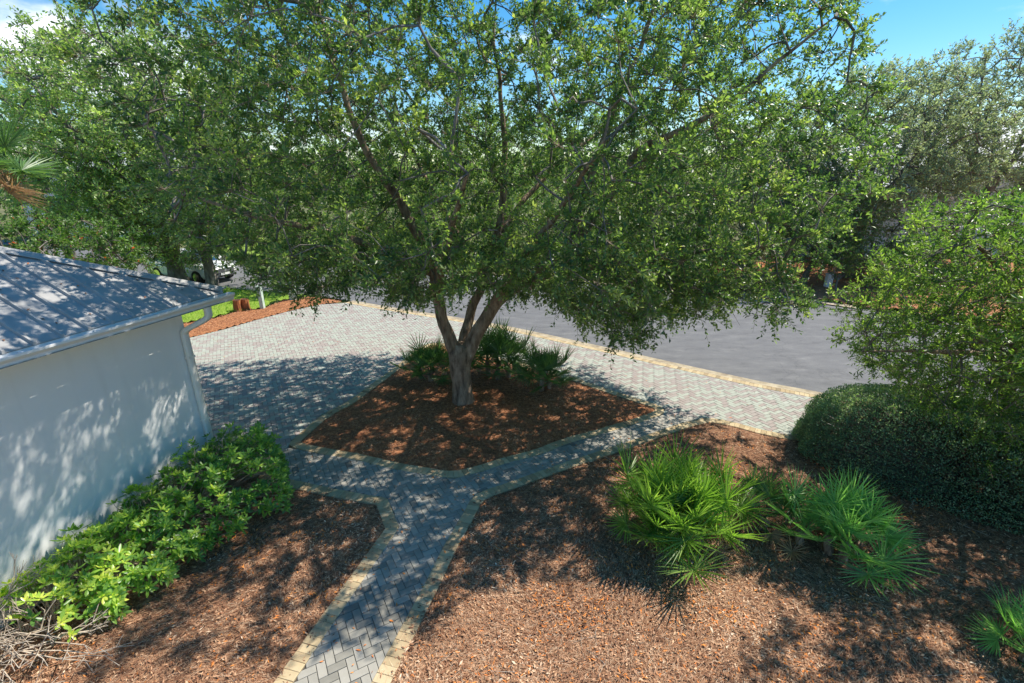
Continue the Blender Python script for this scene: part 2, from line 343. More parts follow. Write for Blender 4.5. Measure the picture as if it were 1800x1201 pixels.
strip_in = np.vstack([W_([(600, 530), (563, 535), (507, 547), (450, 562.5), (393, 579), (329, 594.6)]), [[-14.2, 10.4]]])
kerb_in = W_([(1427, 698), (1344, 683), (1282, 669.5), (1207, 652.5), (1150, 639.5), (1080, 623), (1000, 605), (922, 587.5), (870, 576.5), (790, 562.5), (717, 551), (667, 543), (607, 532)])
kerb_in = np.vstack([ext(kerb_in[2], kerb_in[0], 9)[None], kerb_in])
kerb_in = chaikin(kerb_in, 1)
st_near = W_([(607, 528), (560, 519), (488, 513), (441, 509.5)]); st_near = np.vstack([st_near, [[-19.5, 24.6]], [[-45, 33]]])
st_far = np.array([[24, 9.8], [14.1, 18.8], [11.6, 20.9], [7.8, 21.3], [5.5, 22.8], [0, 25.4], [-10.2, 28.6], [-20, 32], [-45, 40]])

def offset(p, d, closed=False):          # offset polyline to its left by d
    p = np.asarray(p, float)
    if closed: e0 = nrm(p - np.roll(p, 1, 0)); e1 = nrm(np.roll(p, -1, 0) - p)
    else:
        e = nrm(np.diff(p, axis=0)); e0 = np.vstack([e[:1], e]); e1 = np.vstack([e, e[-1:]])
    n0 = np.stack([-e0[:, 1], e0[:, 0]], 1); n1 = np.stack([-e1[:, 1], e1[:, 0]], 1)
    m = nrm(n0 + n1); c = np.maximum((m * n0).sum(1), .6)
    return p + m * (d / c)[:, None]

def sheet(name, poly, z, mat, kind='structure', parent=None):
    n = len(poly); V = [(p[0], p[1], z) for p in poly]
    o = npmesh(name, V, [tuple(range(n))], mat)
    if kind: o['kind'] = kind
    return o
# base ground
gs = 400.
o = npmesh('ground', [(-gs, -gs, -.10), (gs, -gs, -.10), (gs, gs, -.10), (-gs, gs, -.10)], [(0, 1, 2, 3)], M['farground']); o['kind'] = 'structure'

# street
kerb_out = offset(kerb_in, -.40); 
if (kerb_out[5] - kerb_in[5])[1] < 0: kerb_out = offset(kerb_in, .40)
street = np.vstack([kerb_out, st_near[1:], st_far[::-1]])
o = sheet('street', street, -.015, M['asphalt'])

# --- pavers
LTH = R(29.674); LO = np.array([-2.029, 3.908]); LC, LS = math.cos(LTH), math.sin(LTH)
def toL(P): P = np.asarray(P) - LO; return np.stack([LC * P[:, 0] + LS * P[:, 1], -LS * P[:, 0] + LC * P[:, 1]], 1) / .1
def frL(P): P = np.asarray(P) * .1; return np.stack([LO[0] + LC * P[:, 0] - LS * P[:, 1], LO[1] + LS * P[:, 0] + LC * P[:, 1]], 1)
def cliprect(poly, x0, x1, y0, y1):
    q = [tuple(p) for p in poly]
    for ax, val, sg in ((0, x0, 1), (0, x1, -1), (1, y0, 1), (1, y1, -1)):
        r = []
        for i in range(len(q)):
            a = q[i - 1]; b = q[i]; da = (a[ax] - val) * sg; db = (b[ax] - val) * sg
            if (da >= 0) != (db >= 0):
                t = da / (da - db); r.append((a[0] + t * (b[0] - a[0]), a[1] + t * (b[1] - a[1])))
            if db >= 0: r.append(b)
        q = r
        if len(q) < 3: return None
    c = [q[0]]
    for p in q[1:]:
        if abs(p[0] - c[-1][0]) + abs(p[1] - c[-1][1]) > 1e-3: c.append(p)
    if len(c) > 1 and abs(c[0][0] - c[-1][0]) + abs(c[0][1] - c[-1][1]) < 1e-3: c.pop()
    if len(c) < 3: return None
    a = np.array(c); ar = .5 * abs(np.dot(a[:, 0], np.roll(a[:, 1], -1)) - np.dot(a[:, 1], np.roll(a[:, 0], -1)))
    return a if ar > .12 else None
def block(poly, ztop, tilt=(0, 0), ch=.005, cz=.004, zb=-.05):
    """one paver: chamfered prism over a world-space polygon"""
    poly = np.asarray(poly, float); c = poly.mean(0); d = poly - c; l = np.linalg.norm(d, axis=1, keepdims=True)
    inn = c + d * (1 - ch * 1.3 / np.maximum(l, .02)); n = len(poly)
    def zz(P, z): return z + (P - c) @ np.array(tilt)
    if np.dot(poly[:, 0], np.roll(poly[:, 1], -1)) - np.dot(poly[:, 1], np.roll(poly[:, 0], -1)) < 0: poly = poly[::-1]; inn = inn[::-1]
    V = [(p[0], p[1], zb) for p in poly] + [(p[0], p[1], float(zz(p, ztop - cz))) for p in poly] + [(p[0], p[1], float(zz(p, ztop))) for p in inn]
    F = [(i, (i + 1) % n, n + (i + 1) % n, n + i) for i in range(n)] + [(n + i, n + (i + 1) % n, 2 * n + (i + 1) % n, 2 * n + i) for i in range(n)] + [tuple(range(2 * n, 3 * n))]
    return V, F
def inview(c):
    x, y = proj(np.array([c[0], c[1], 0.])); return -10 < x < 1810 and -10 < y < 1210
def hidden(c):                          # behind the garage or the hedge
    x, y = proj(np.array([c[0], c[1], 0.]))
    return (x < 387 and y > 500 and x < 322 + (y - 560) * .235) or (x > 1430 and y > 690)
def lay(root, items, name, mat, nmax=300):
    """items: (centre, V, F, tint); the largest in view become parts, the rest one part"""
    key = [(-1e9 if (not inview(c) or hidden(c)) else -(c[0] ** 2 + c[1] ** 2 + 20)) for c, *_ in items]
    order = np.argsort(key)[::-1]; rest = MB()
    for r, i in enumerate(order):
        c, V, F, t = items[i]
        if r < nmax and key[i] > -1e8:
            V = np.array(V) - np.array([c[0], c[1], 0])
            o = npmesh(name, V, F, mat, root, [t] * len(V)); o.location = (c[0], c[1], 0)
        else: rest.add(V, F, t)
    if rest.v:
        o = rest.build(name, mat, root); o['kind'] = 'stuff'
def stain(c, seed=5):
    return .5 + .5 * wav(np.array([[c[0], c[1]]]), .9, seed)[0]
def herring(region, mode):
    L = toL(region); lo = L.min(0) - 3; hi = L.max(0) + 3; out = []
    cand = []
    for i in range(int((lo[0] + lo[1]) / 2) - 4, int((hi[0] + hi[1]) / 2) + 5):
        jlo = int((lo[0] - hi[1]) / 4) - 3; jhi = int((hi[0] - lo[1]) / 4) + 4
        for j in range(jlo, jhi):
            x = i + 2 * j; y = i - 2 * j
            cand.append((x, x + 2, y - 1, y, i, j, 0)); cand.append((x + 2, x + 3, y - 2, y, i, j, 1))
    cand = np.array(cand, float); C = np.stack([(cand[:, 0] + cand[:, 1]) / 2, (cand[:, 2] + cand[:, 3]) / 2], 1)
    ins = pip(C, L); dd = dseg(C, L); keep = ins | (dd < 1.3)
    G_ = .028
    for q, c, full, d in zip(cand[keep], C[keep], ins[keep], dd[keep]):
        x0, x1, y0, y1 = q[0] + G_, q[1] - G_, q[2] + G_, q[3] - G_
        if full and d > 1.25: P = np.array([(x0, y0), (x1, y0), (x1, y1), (x0, y1)])
        else:
            P = cliprect(L, x0, x1, y0, y1)
            if P is None: continue
        Pw = frL(P); cw = Pw.mean(0)
        if mode == 'grey':
            st = stain(cw)
            far = min(1, max(0, (cw[1] - 7.2) / 2.0)) * (1 if cw[0] > -1 else 0)
            t = .49 + rng.normal(0, .07) - .55 * max(0, st - .60) + far * .08
            if rng.random() < .05: t -= .2
        else:
            t = .40 if (int(q[4]) + int(q[5])) % 2 == 0 else .74
            if rng.random() < .22: t = 1.14 - t
            t += rng.normal(0, .05)
        V, F = block(Pw, .002 + rng.normal(0, .0012), rng.normal(0, .006, 2))
        out.append((cw, V, F, float(np.clip(t, 0, 1))))
    return out
def pave(name, region, mode):
    root = sheet(name, region, -.014, M['sand'])
    lay(root, herring(region, mode), 'paver', M['paver'] if mode == 'grey' else M['drivepaver'])
    return root
walk = np.vstack([lb, g(503, 787)[None], isl_left[::-1][1:], isl_right[::-1][1:], g(1237, 734)[None] * 1.0, rb[1:15][::-1][1:], rb[:1]])
# (the walkway runs to where the right bed's corner meets the drive)
walk = np.vstack([lb, isl_left[::-1], isl_right[::-1][1:], rb[:16][::-1]])
drive = np.vstack([rb[15:], kerb_in[:1], kerb_in[1:], strip_in[1:], gp(0, .02, 0)[None, :2] - nv * 8.2, gp(-.0, .02, 0)[None, :2], lb[-1:], isl_left[-1:], isl_back[1:-1], isl_right[:1]])
pave('walkway', walk, 'grey')
pave('driveway', drive, 'drive')

# --- borders: a soldier course of tan pavers along each bed
def soldier(name, line, side, label_mat='tanpaver', width=.2, closed=False, step=.104, dark=0., sm=2):
    line = chaikin(line, sm); line = resample(line, step); inner = offset(line, side * width)
    root = empty(name, (0, 0, 0)); root['kind'] = 'structure'; items = []
    for i in range(len(line) - 1):
        a, b, c, d = line[i], line[i + 1], inner[i + 1], inner[i]
        e = nrm(b - a) * .0018; f_ = nrm(d - a) * .002
        P = np.array([a + e + f_, b - e + f_, c - e * .8, d + e * .8])
        V, F = block(P, .006 + rng.normal(0, .0018), rng.normal(0, .012, 2))
        items.append((P.mean(0), V, F, float(np.clip(rng.normal(.55 - dark, .14) - .18 * max(0, stain(P.mean(0), 9) - .55), 0, 1))))
    lay(root, items, 'border_paver', M[label_mat], 290); return root
cen = island.mean(0)
isl_line = np.vstack([island, island[:1]])
sgn = 1 if pip(np.array([offset(island, .05, True)[3]]), island)[0] else -1
# start the loop on the back edge so that the seam is hidden behind the palmettos
k0 = len(isl_right) + len(isl_left) + 8
loop = np.vstack([island[k0:], island[:k0 + 1]])
soldier('island_border', loop, sgn, sm=1)
soldier('front_bed_border', rb, -1 if offset(rb, .1)[5][0] < rb[5][0] else 1)
soldier('side_bed_border', lb, 1 if offset(lb, .1)[2][0] < lb[2][0] else -1, sm=0)
ks = 1 if (offset(kerb_in, .2)[6][1] > kerb_in[6][1]) else -1
soldier('street_edge_border', kerb_in, ks, 'tanpaver', .2, step=.104)
ka = offset(kerb_in, ks * .205); kb = offset(kerb_in, ks * .42); kc = offset(kerb_in, ks * .30)
n = len(ka); V = [(p[0], p[1], .004) for p in ka] + [(p[0], p[1], -.004) for p in kc] + [(p[0], p[1], .012) for p in kb] + [(p[0], p[1], -.06) for p in offset(kerb_in, ks * .43)]
F = [(r * n + i, r * n + i + 1, (r + 1) * n + i + 1, (r + 1) * n + i) for r in range(3) for i in range(n - 1)]
o = npmesh('kerb', V, F, M['kerb']); o['kind'] = 'structure'

fk = chaikin(st_far[1:], 1); fa_ = offset(fk, .0); fb_ = offset(fk, .30); fc_ = offset(fk, -.30)
n = len(fk); V = [(p[0], p[1], -.008) for p in fc_] + [(p[0], p[1], .02) for p in fa_] + [(p[0], p[1], .03) for p in fb_]
o = npmesh('far_kerb', V, [(r * n + i, r * n + i + 1, (r + 1) * n + i + 1, (r + 1) * n + i) for r in range(2) for i in range(n - 1)], M['kerb']); o['kind'] = 'structure'
# --- mulch beds: gently mounded sheets
def bedpts(poly, margin=.0): return poly
def bed(name, poly, mat, inset=.1, step=.07, hgt=.035, clipbox=None, base=-.02):
    poly = np.asarray(poly); lo = poly.min(0); hi = poly.max(0)
    if clipbox: lo = np.maximum(lo, clipbox[0]); hi = np.minimum(hi, clipbox[1])
    xs = np.arange(lo[0], hi[0] + step, step); ys = np.arange(lo[1], hi[1] + step, step)
    X, Y = np.meshgrid(xs, ys, indexing='ij'); P = np.stack([X.ravel(), Y.ravel()], 1)
    ins = pip(P, poly); d = dseg(P, poly) * np.where(ins, 1, -1)
    z = bedz(P, d, inset, hgt, base)
    idx = np.arange(len(P)).reshape(X.shape)
    Q = np.stack([idx[:-1, :-1], idx[1:, :-1], idx[1:, 1:], idx[:-1, 1:]], -1).reshape(-1, 4)
    ok = (d[Q] > inset * .45).all(1); Q = Q[ok]
    us = np.unique(Q); mp_ = -np.ones(len(P), int); mp_[us] = np.arange(len(us))
    o = npmesh(name, np.c_[P, z][us], mp_[Q], mat, smooth=True); o['kind'] = 'structure'; return o
def bedz(P, d, inset, hgt, base):
    t = np.clip((d - inset * .8) / .3, 0, 1); t = t * t * (3 - 2 * t)
    return base + t * (hgt + .012 * wav(P, 2.2, 3) + .006 * wav(P, 11, 4) + .004 * wav(P, 31, 8) - base * .6)
rbp = np.vstack([rb, [[14, 1.0]], [[13, -1.5]], [[-1, -1.5]]])
lbp = np.vstack([lb, gp(.0, .1, 0)[None, :2], gp(-.05, -8, 0)[None, :2], lb[:1] + [-1.2, -1.0]])
bed('tree_island_mulch', island, M['redsoil'], .2)
bed('front_mulch_bed', rbp, M['soil'], .2, .085)
bed('side_mulch_bed', lbp, M['soil'], .2)
sm = np.vstack([strip_in, [[-17.5, 12.6]], W_([(367, 560), (412, 547.5), (459, 541), (497, 526), (545, 520)]), st_near[:1] * 1.0])
bed('driveway_edge_mulch', sm, M['redsoil'], .03, .12, .03)
lawn = np.vstack([W_([(545, 520.5), (497, 526.5), (459, 541.5), (412, 548), (367, 560.5)]), [[-17.5, 12.8]], [[-26, 20]], [[-24, 26]], st_near[3:5][::-1], st_near[1:3][::-1]])
lawnp = lawn
bed('lawn_strip', lawn, M['grass'], .03, .2, .01)
# far side of the street
farbed = np.array([[11.2, 21.4], [14.2, 19.1], [24, 10.4], [34, 14], [34, 34], [9, 34], [8.6, 24]])
bed('far_mulch_bed', farbed, M['redsoil'], .03, .3, .05)
farlawn = np.array([[7.9, 21.6], [10.9, 21.3], [8.4, 24], [8.6, 30], [-12, 40], [-30, 42], [-20, 32.5], [-10.2, 29.2], [0, 26.0], [5.6, 23.4]])
bed('far_lawn', farlawn, M['grass'], .03, .4, .02)

# --- litter lying on the beds: chips, fallen leaves, pine needles
def scatter(poly, n, inset, box, dens=None):
    out = []
    lo = np.maximum(np.min(poly, 0), box[0]); hi = np.minimum(np.max(poly, 0), box[1])
    tot = 0
    while tot < n:
        P = rng.uniform(lo, hi, (n, 2)); P = P[pip(P, poly)]
        if dens is not None: P = P[rng.random(len(P)) < dens(P)]
        x, y = proj(np.c_[P, np.zeros(len(P))]); P = P[(x > -60) & (x < 1860) & (y < 1290)]
        out.append(P); tot += len(P)
        if len(P) == 0: break
    P = np.vstack(out)[:n]; return P
def chips(name, poly, n, mat, inset=.2, box=((-30, -5), (30, 40)), size=(.018, .055), tint=(0, .84), needles=0, base=-.02, hgt=.035, dens=None, over=.0, orange=.05):
    P = scatter(poly, n, inset, box, dens); d = dseg(P, poly)
    keep = (d > inset * (.95 if over == 0 else over)) | (rng.random(len(P)) < .10 * (d > inset * .15)); P = P[keep]; d = d[keep]
    n = len(P)
    z = np.maximum(bedz(P, d, inset, hgt, base), np.where(d < inset, .009, -1)) + rng.uniform(.001, .02, n) * (d > inset)
    yaw = rng.uniform(0, 6.283, n) + 0; tilt = rng.normal(0, .28, n); roll = rng.normal(0, .35, n)
    if hgt == 0: z = rng.uniform(.009, .014, n)
    nd = np.arange(n) < needles * n / 100.
    L = np.where(nd, rng.uniform(.08, .17, n), rng.uniform(*size, n)); Wd = np.where(nd, .0028, rng.uniform(.007, .016, n))
    big = (~nd) & (rng.random(n) < .16); L = np.where(big, rng.uniform(.045, .075, n), L); Wd = np.where(big, rng.uniform(.018, .026, n), Wd)
    tilt = np.where(nd, tilt * .25, tilt)
    if hgt == 0: tilt = tilt * .3; roll = roll * .3
    yaw = np.where(nd, 2.2 * wav(P, .9, 21) + rng.normal(0, .55, n), yaw)
    Dr = np.stack([np.cos(yaw) * np.cos(tilt), np.sin(yaw) * np.cos(tilt), np.sin(tilt)], 1)
    Nn = nrm(np.stack([np.sin(roll) * .8, rng.normal(0, .3, n), np.ones(n)], 1))
    t = np.clip((rng.beta(2, 2.2, n) + .16 * wav(P, 1.5, 23) + .10 * wav(P, 5, 24)) * tint[1], 0, tint[1]); t = np.where(rng.random(n) < orange, rng.uniform(.88, 1, n), t)
    t = np.where(nd, rng.uniform(.40, .84, n), t)
    leafmesh(name, np.c_[P, z], Dr, Nn, L, Wd, t, mat, None, fold=.12)
dn = lambda P: 1 / (1 + ((np.hypot(P[:, 0], P[:, 1]) / 5.5) ** 3))
chips('mulch_chips', rbp, 110000, M['litter'], box=((-3, 1), (11, 10.5)), needles=42, dens=dn)
chips('mulch_chips', lbp, 36000, M['litter'], box=((-9, .5), (0, 10)), needles=45, dens=dn, orange=.03)
chips('mulch_chips', island, 42000, M['redlitter'], needles=15, orange=.03, size=(.02, .05))
chips('mulch_chips', sm, 9000, M['redlitter'], inset=.03, size=(.04, .09), needles=0)
# drifts of whole fallen leaves, and a few sticks
dr = lambda P: np.clip(wav(P, 1.9, 91) - .15, 0, 1) * dn(P)
chips('mulch_chips', rbp, 4200, M['litter'], box=((-3, 1), (11, 10.5)), size=(.05, .085), needles=0, dens=dr, orange=.35, tint=(0, .8))
chips('mulch_chips', lbp, 1500, M['litter'], box=((-9, .5), (0, 10)), size=(.05, .085), needles=0, dens=dr, orange=.35, tint=(0, .8))
def sticks(poly, n, box):
    P = scatter(poly, n, .2, box, dn); P = P[dseg(P, poly) > .3]; n = len(P); a = rng.uniform(0, 6.28, n); l = rng.uniform(.12, .45, n)
    A = np.c_[P, np.full(n, .028)]; B = A + np.c_[np.cos(a) * l, np.sin(a) * l, rng.uniform(0, .03, n)]; m_ = (A + B) / 2 + rng.normal(0, .02, A.shape) * [1, 1, .2]
    twigmesh('fallen_twigs', np.vstack([A, m_]), np.vstack([m_, B]), .004, .0025, M['barestick'], None)
sticks(rbp, 150, ((-3, 1), (11, 10.5)))
# few dry leaves blown onto the paving
chips('fallen_leaves', walk, 260, M['litter'], inset=.0, size=(.03, .05), tint=(0, .6), base=.004, hgt=.0, orange=.7)
chips('fallen_leaves', drive, 700, M['litter'], inset=.0, size=(.03, .06), tint=(0, .6), base=.004, hgt=.0, orange=.5)
# lawn blades
P = scatter(lawnp, 16000, 0, ((-20, 14), (-8, 24))); n = len(P)
leafmesh('grass_blades', np.c_[P, np.full(n, -.01)], np.c_[rng.normal(0, .4, (n, 2)), np.ones(n)], rng.normal(size=(n, 3)), rng.uniform(.06, .14, n), .014, rng.random(n), M['grassleaf'], None)

# ================================================================== GARAGE
gar = empty('garage', (*COR, 0), 'low white stucco garage with a grey ribbed metal roof, at the left', 'garage')
def part(mb, name, mat, par=None, smooth=False):
    o = mb.build(name, M[mat], None, smooth)
    if par is None: setparent(o, gar)
    else:
        o.parent = par
    return o
WL, WD, EZ = 12.0, 7.0, 3.22
A3 = [np.r_[nv, 0], np.r_[av, 0], [0, 0, 1]]
m = MB(); Cc = gp(-WD / 2, -WL / 2, 1.58); m.box(Cc, (WD / 2, WL / 2, 1.63), A3); wall = part(m, 'wall', 'stucco')
m = MB(); m.box(gp(-WD / 2, -WL / 2, EZ + .01), (WD / 2 + .30, WL / 2 + .48, .012), A3); part(m, 'soffit', 'whitemetal')
RO, RA, RZ, SLO = .33, .60, 3.32, .48        # eave line: outwards, along, height, roof slope
m = MB(); m.box(gp(RO - .035, -WL / 2, RZ - .06), (.012, WL / 2 + RA - .03, .075), A3); part(m, 'fascia', 'whitemetal')
m = MB(); m.box(gp(-WD / 2, RA - .035, RZ - .06), (WD / 2 + RO - .05, .012, .075), A3); part(m, 'fascia', 'whitemetal')
RUN = (WD + 2 * RO) / 2; RL = WL + 2 * RA
def rs(s, r, h=0.):                       # side face: s back from the hip corner, r up the run
    return gp(RO - r, RA - s, RZ + SLO * r + h)
def rf(s, r, h=0.):                       # front face
    return gp(RO - s, RA - r, RZ + SLO * r + h)
m = MB()                                  # roof deck below the panels
k1 = gp(RO - RUN, RA - RUN, RZ + SLO * RUN - .03); k2 = gp(RO - RUN, RA - RL + RUN, RZ + SLO * RUN - .03)
c = [gp(RO - .02, RA - .02, RZ - .02), gp(RO - 2 * RUN, RA, RZ - .02), gp(RO - 2 * RUN, RA - RL, RZ - .02), gp(RO - .02, RA - RL, RZ - .02)]
m.add(c + [k1, k2], [(0, 4, 1), (1, 4, 5, 2), (2, 5, 3), (3, 5, 4, 0)]); roof = part(m, 'roof', 'roofmetal')
pit = .292
def strip_panel(fn, s0, s1, lim, flip):
    m = MB(); e = .006
    a = [fn(s0 + e, -.03, .004), fn(s1 - e, -.03, .004), fn(s1 - e, min(s1, lim), .004), fn(s0 + e, max(min(s0, lim), .01), .004)]
    b = [p - np.array([0, 0, .012]) for p in a]
    F = [(0, 1, 2, 3), (7, 6, 5, 4), (0, 4, 5, 1), (1, 5, 6, 2), (2, 6, 7, 3), (3, 7, 4, 0)]
    m.add(a + b, F); return m
def seam(fn, s, lim):
    m = MB(); w = .019; h = .046; T = min(s, lim)
    q = []
    for r in (-.05, T):
        q += [fn(s - w, r, .0), fn(s - w * .7, r, h), fn(s + w * .7, r, h), fn(s + w, r, .0)]
    m.add(q, [(0, 1, 5, 4), (1, 2, 6, 5), (2, 3, 7, 6), (0, 3, 2, 1), (4, 5, 6, 7)]); return m
ns = int(RL / pit)
for i in range(ns):
    s0 = i * pit + .1; s1 = s0 + pit
    if s1 > RL - .1: break
    lim = lambda s: min(RUN, max(.02, RL - s))
    part(strip_panel(rs, s0, s1, lim((s0 + s1) / 2), 0), 'roof_panel', 'roofmetal', roof)
    part(seam(rs, s0, lim(s0)), 'roof_seam', 'roofmetal', roof)
for i in range(int(2 * RUN / pit)):
    s0 = i * pit + .1; s1 = s0 + pit
    if s1 > 2 * RUN - .1: break
    l = min(s0, 2 * RUN - s1); 
    m = MB(); e = .006; r0 = max(min(s0, 2 * RUN - s0), .01); r1 = max(min(s1, 2 * RUN - s1), .01)
    a = [rf(s0 + e, -.03, .004), rf(s1 - e, -.03, .004), rf(s1 - e, r1, .004), rf(s0 + e, r0, .004)]; b = [p - np.array([0, 0, .012]) for p in a]
    m.add(a + b, [(3, 2, 1, 0), (4, 5, 6, 7), (1, 5, 4, 0), (2, 6, 5, 1), (3, 7, 6, 2), (0, 4, 7, 3)]); part(m, 'roof_panel', 'roofmetal', roof)
    part(seam(rf, s0, r0), 'roof_seam', 'roofmetal', roof)
# hip cap
def hipcap(w, h0, h1):
    m = MB(); A = []; T = RUN
    for t in (-.02, T):
        A += [gp(RO - t, RA - t - w, RZ + SLO * t + h0), gp(RO - t, RA - t, RZ + SLO * t + h1), gp(RO - t - w, RA - t, RZ + SLO * t + h0),
              gp(RO - t, RA - t - w, RZ + SLO * t + h0 - .008), gp(RO - t, RA - t, RZ + SLO * t + h1 - .01), gp(RO - t - w, RA - t, RZ + SLO * t + h0 - .008)]
    m.add(A, [(0, 1, 7, 6), (1, 2, 8, 7), (3, 9, 10, 4), (4, 10, 11, 5), (0, 6, 9, 3), (2, 5, 11, 8), (0, 3, 4, 1), (1, 4, 5, 2)]); return m
part(hipcap(.15, .040, .062), 'hip_cap', 'roofmetal', roof)
# gutter: open trough with ogee face
gz = 3.165; go = .37
prof = [(0, .13), (0, 0), (.075, 0), (.092, .02), (.10, .055), (.125, .085), (.135, .10), (.135, .13), (.120, .13), (.118, .105), (.09, .06), (.08, .012), (.006, .010), (.006, .13)]
m = MB(); V = []
for al in (RA + .02, RA - RL): V += [gp(go + x, al, gz + z) for x, z in prof]
n = len(prof); m.add(V, [(i, (i + 1) % n, n + (i + 1) % n, n + i) for i in range(n)] + [tuple(range(n))[::-1], tuple(range(n, 2 * n))])
gut = part(m, 'gutter', 'whitemetal')
m = MB(); e = [gp(go + x, RA + .024, gz + z) for x, z in prof[:8]]; e2 = [gp(go + x, RA + .015, gz + z) for x, z in prof[:8]]
m.add(e + e2, [tuple(range(8))[::-1], tuple(range(8, 16))] + [(i, i + 1, 9 + i, 8 + i) for i in range(7)]); part(m, 'end_cap', 'whitemetal', gut)
m = MB(); m.box(gp(go + .06, -WL / 2 + RA / 2 - .3, gz + .016), (.05, WL / 2 + .5, .004), A3); part(m, 'gutter_shade_strip', 'guttershade', gut)  # dark strip on the trough floor: shade inside the gutter put into colour
for k in range(14):
    m = MB(); m.box(gp(go + .062, RA - .5 - k * .8, gz + .122), (.062, .008, .004), A3); part(m, 'gutter_strap', 'whitemetal', gut)
# downspout
def recttube(pts, hw, hd, side):
    m = MB(); pts = [np.array(p) for p in pts]; T = nrm(np.gradient(np.array(pts), axis=0)); V = []
    cs = [(-1, -.7), (-.7, -1), (.7, -1), (1, -.7), (1, .7), (.7, 1), (-.7, 1), (-1, .7)]
    for p, t in zip(pts, T):
        b = nrm(np.cross(t, side)); V += [p + side * hw * x + b * hd * y for x, y in cs]
    n = 8; m.add(V, [(i * n + k, i * n + (k + 1) % n, (i + 1) * n + (k + 1) % n, (i + 1) * n + k) for i in range(len(pts) - 1) for k in range(n)] + [tuple(range(n))[::-1], tuple(range((len(pts) - 1) * n, len(pts) * n))]); return m
sd_ = np.r_[av, 0.]
al0, al1 = -.03, -.075
ctl = np.array([gp(.425, .12, 3.18), gp(.425, .12, 3.10), gp(.425, .12, 3.03), gp(.39, .10, 2.975), gp(.24, .01, 2.89), gp(.11, -.06, 2.82), gp(.065, al1, 2.77), gp(.065, al1, 2.68), gp(.065, al1, 2.6)])
curve = list(chaikin(ctl, 2))
curve += [gp(.065, al1, z) for z in (2.4, 2.0, 1.0, .25)] + [gp(.10, al1, .14), gp(.24, al1, .07)]
ds = part(recttube(curve, .052, .040, sd_), 'downspout', 'creammetal', None, True)
for z in (2.35, 1.2):
    m = MB(); m.box(gp(.065, al1, z), (.045, .060, .018), A3); part(m, 'strap', 'creammetal', ds)
# coach lamp on the drive face, garage door
lm = empty('x', (0, 0, 0)); D.objects.remove(lm)
m = MB(); m.box(gp(-.42, .03, 2.05), (.05, .03, .09), A3); lam = part(m, 'wall_lamp', 'darkmetal')
m = MB(); m.tube([gp(-.42, .05, 2.1), gp(-.42, .14, 2.16), gp(-.42, .18, 2.08)], .012, 6); part(m, 'bracket', 'darkmetal', lam)
m = MB(); m.tube([gp(-.42, .18, 2.09), gp(-.42, .18, 2.05), gp(-.42, .18, 1.86), gp(-.42, .18, 1.83)], [.02, .085, .06, .03], 8); part(m, 'lantern', 'darkmetal', lam)
m = MB(); m.box(gp(-3.6, .012, 1.1), (2.45, .02, 1.1), A3); gd = part(m, 'garage_door', 'whitemetal')
for k in range(4):
    for j in range(4):
        m = MB(); m.box(gp(-1.7 - j * 1.27, .036, .3 + k * .53), (.54, .012, .20), A3); part(m, 'door_panel', 'whitemetal', gd)

nr = 260; ss = rng.uniform(.3, 9, nr); rr_ = rng.uniform(.05, 3.0, nr); ok = rr_ < ss; ss, rr_ = ss[ok], rr_[ok]
P = np.array([rs(a, b, .016) for a, b in zip(ss, rr_)]); n = len(P); an = rng.uniform(0, 6.28, n); ex = np.r_[nv, -SLO]; ey = np.r_[av, 0.]
leafmesh('fallen_leaves', P, np.cos(an)[:, None] * ex + np.sin(an)[:, None] * ey, np.tile(np.r_[nv * SLO, 1.], (n, 1)), rng.uniform(.03, .06, n), .022, rng.choice([.1, .3, .5, .9], n), M['litter'], None, fold=.1)

# ================================================================== TREES
def blob_points(n, cen, rad, shell=.35, seed=0, sp=.4, test=None, hole=-.62):
    """poisson-ish cluster centres in a lumpy ellipsoid, thinned towards the core"""
    r = np.random.default_rng(seed); out = []; cell = {}
    cen = np.array(cen); rad = np.array(rad)
    cand = r.normal(size=(n * 14, 3)); cand = nrm(cand) * (r.random((len(cand), 1)) ** (1 / 3.))
    l = np.linalg.norm(cand, axis=1); cand = cand[(l > shell) | (r.random(len(l)) < .25)]
    lump = 1 + .13 * wav(nrm(cand), 3.2, seed + 1) + .08 * wav(nrm(cand), 7.1, seed + 2)
    P = cen + cand * lump[:, None] * rad
    hv = wav(P / rad, 5.2, seed + 5) + .35 * wav(P, 1.7, seed + 6)
    P = P[hv > hole]
    if test is not None: P = P[test(P)]
    for p in P:
        k = tuple((p / sp).astype(int)); ok = True
        for dx in (-1, 0, 1):
            for dy in (-1, 0, 1):
                for dz in (-1, 0, 1):
                    for q in cell.get((k[0] + dx, k[1] + dy, k[2] + dz), ()):
                        if (p[0] - q[0]) ** 2 + (p[1] - q[1]) ** 2 + (p[2] - q[2]) ** 2 < sp * sp: ok = False; break
                    if not ok: break
                if not ok: break
            if not ok: break
        if ok:
            cell.setdefault(k, []).append(p); out.append(p)
            if len(out) >= n: break
    return np.array(out)

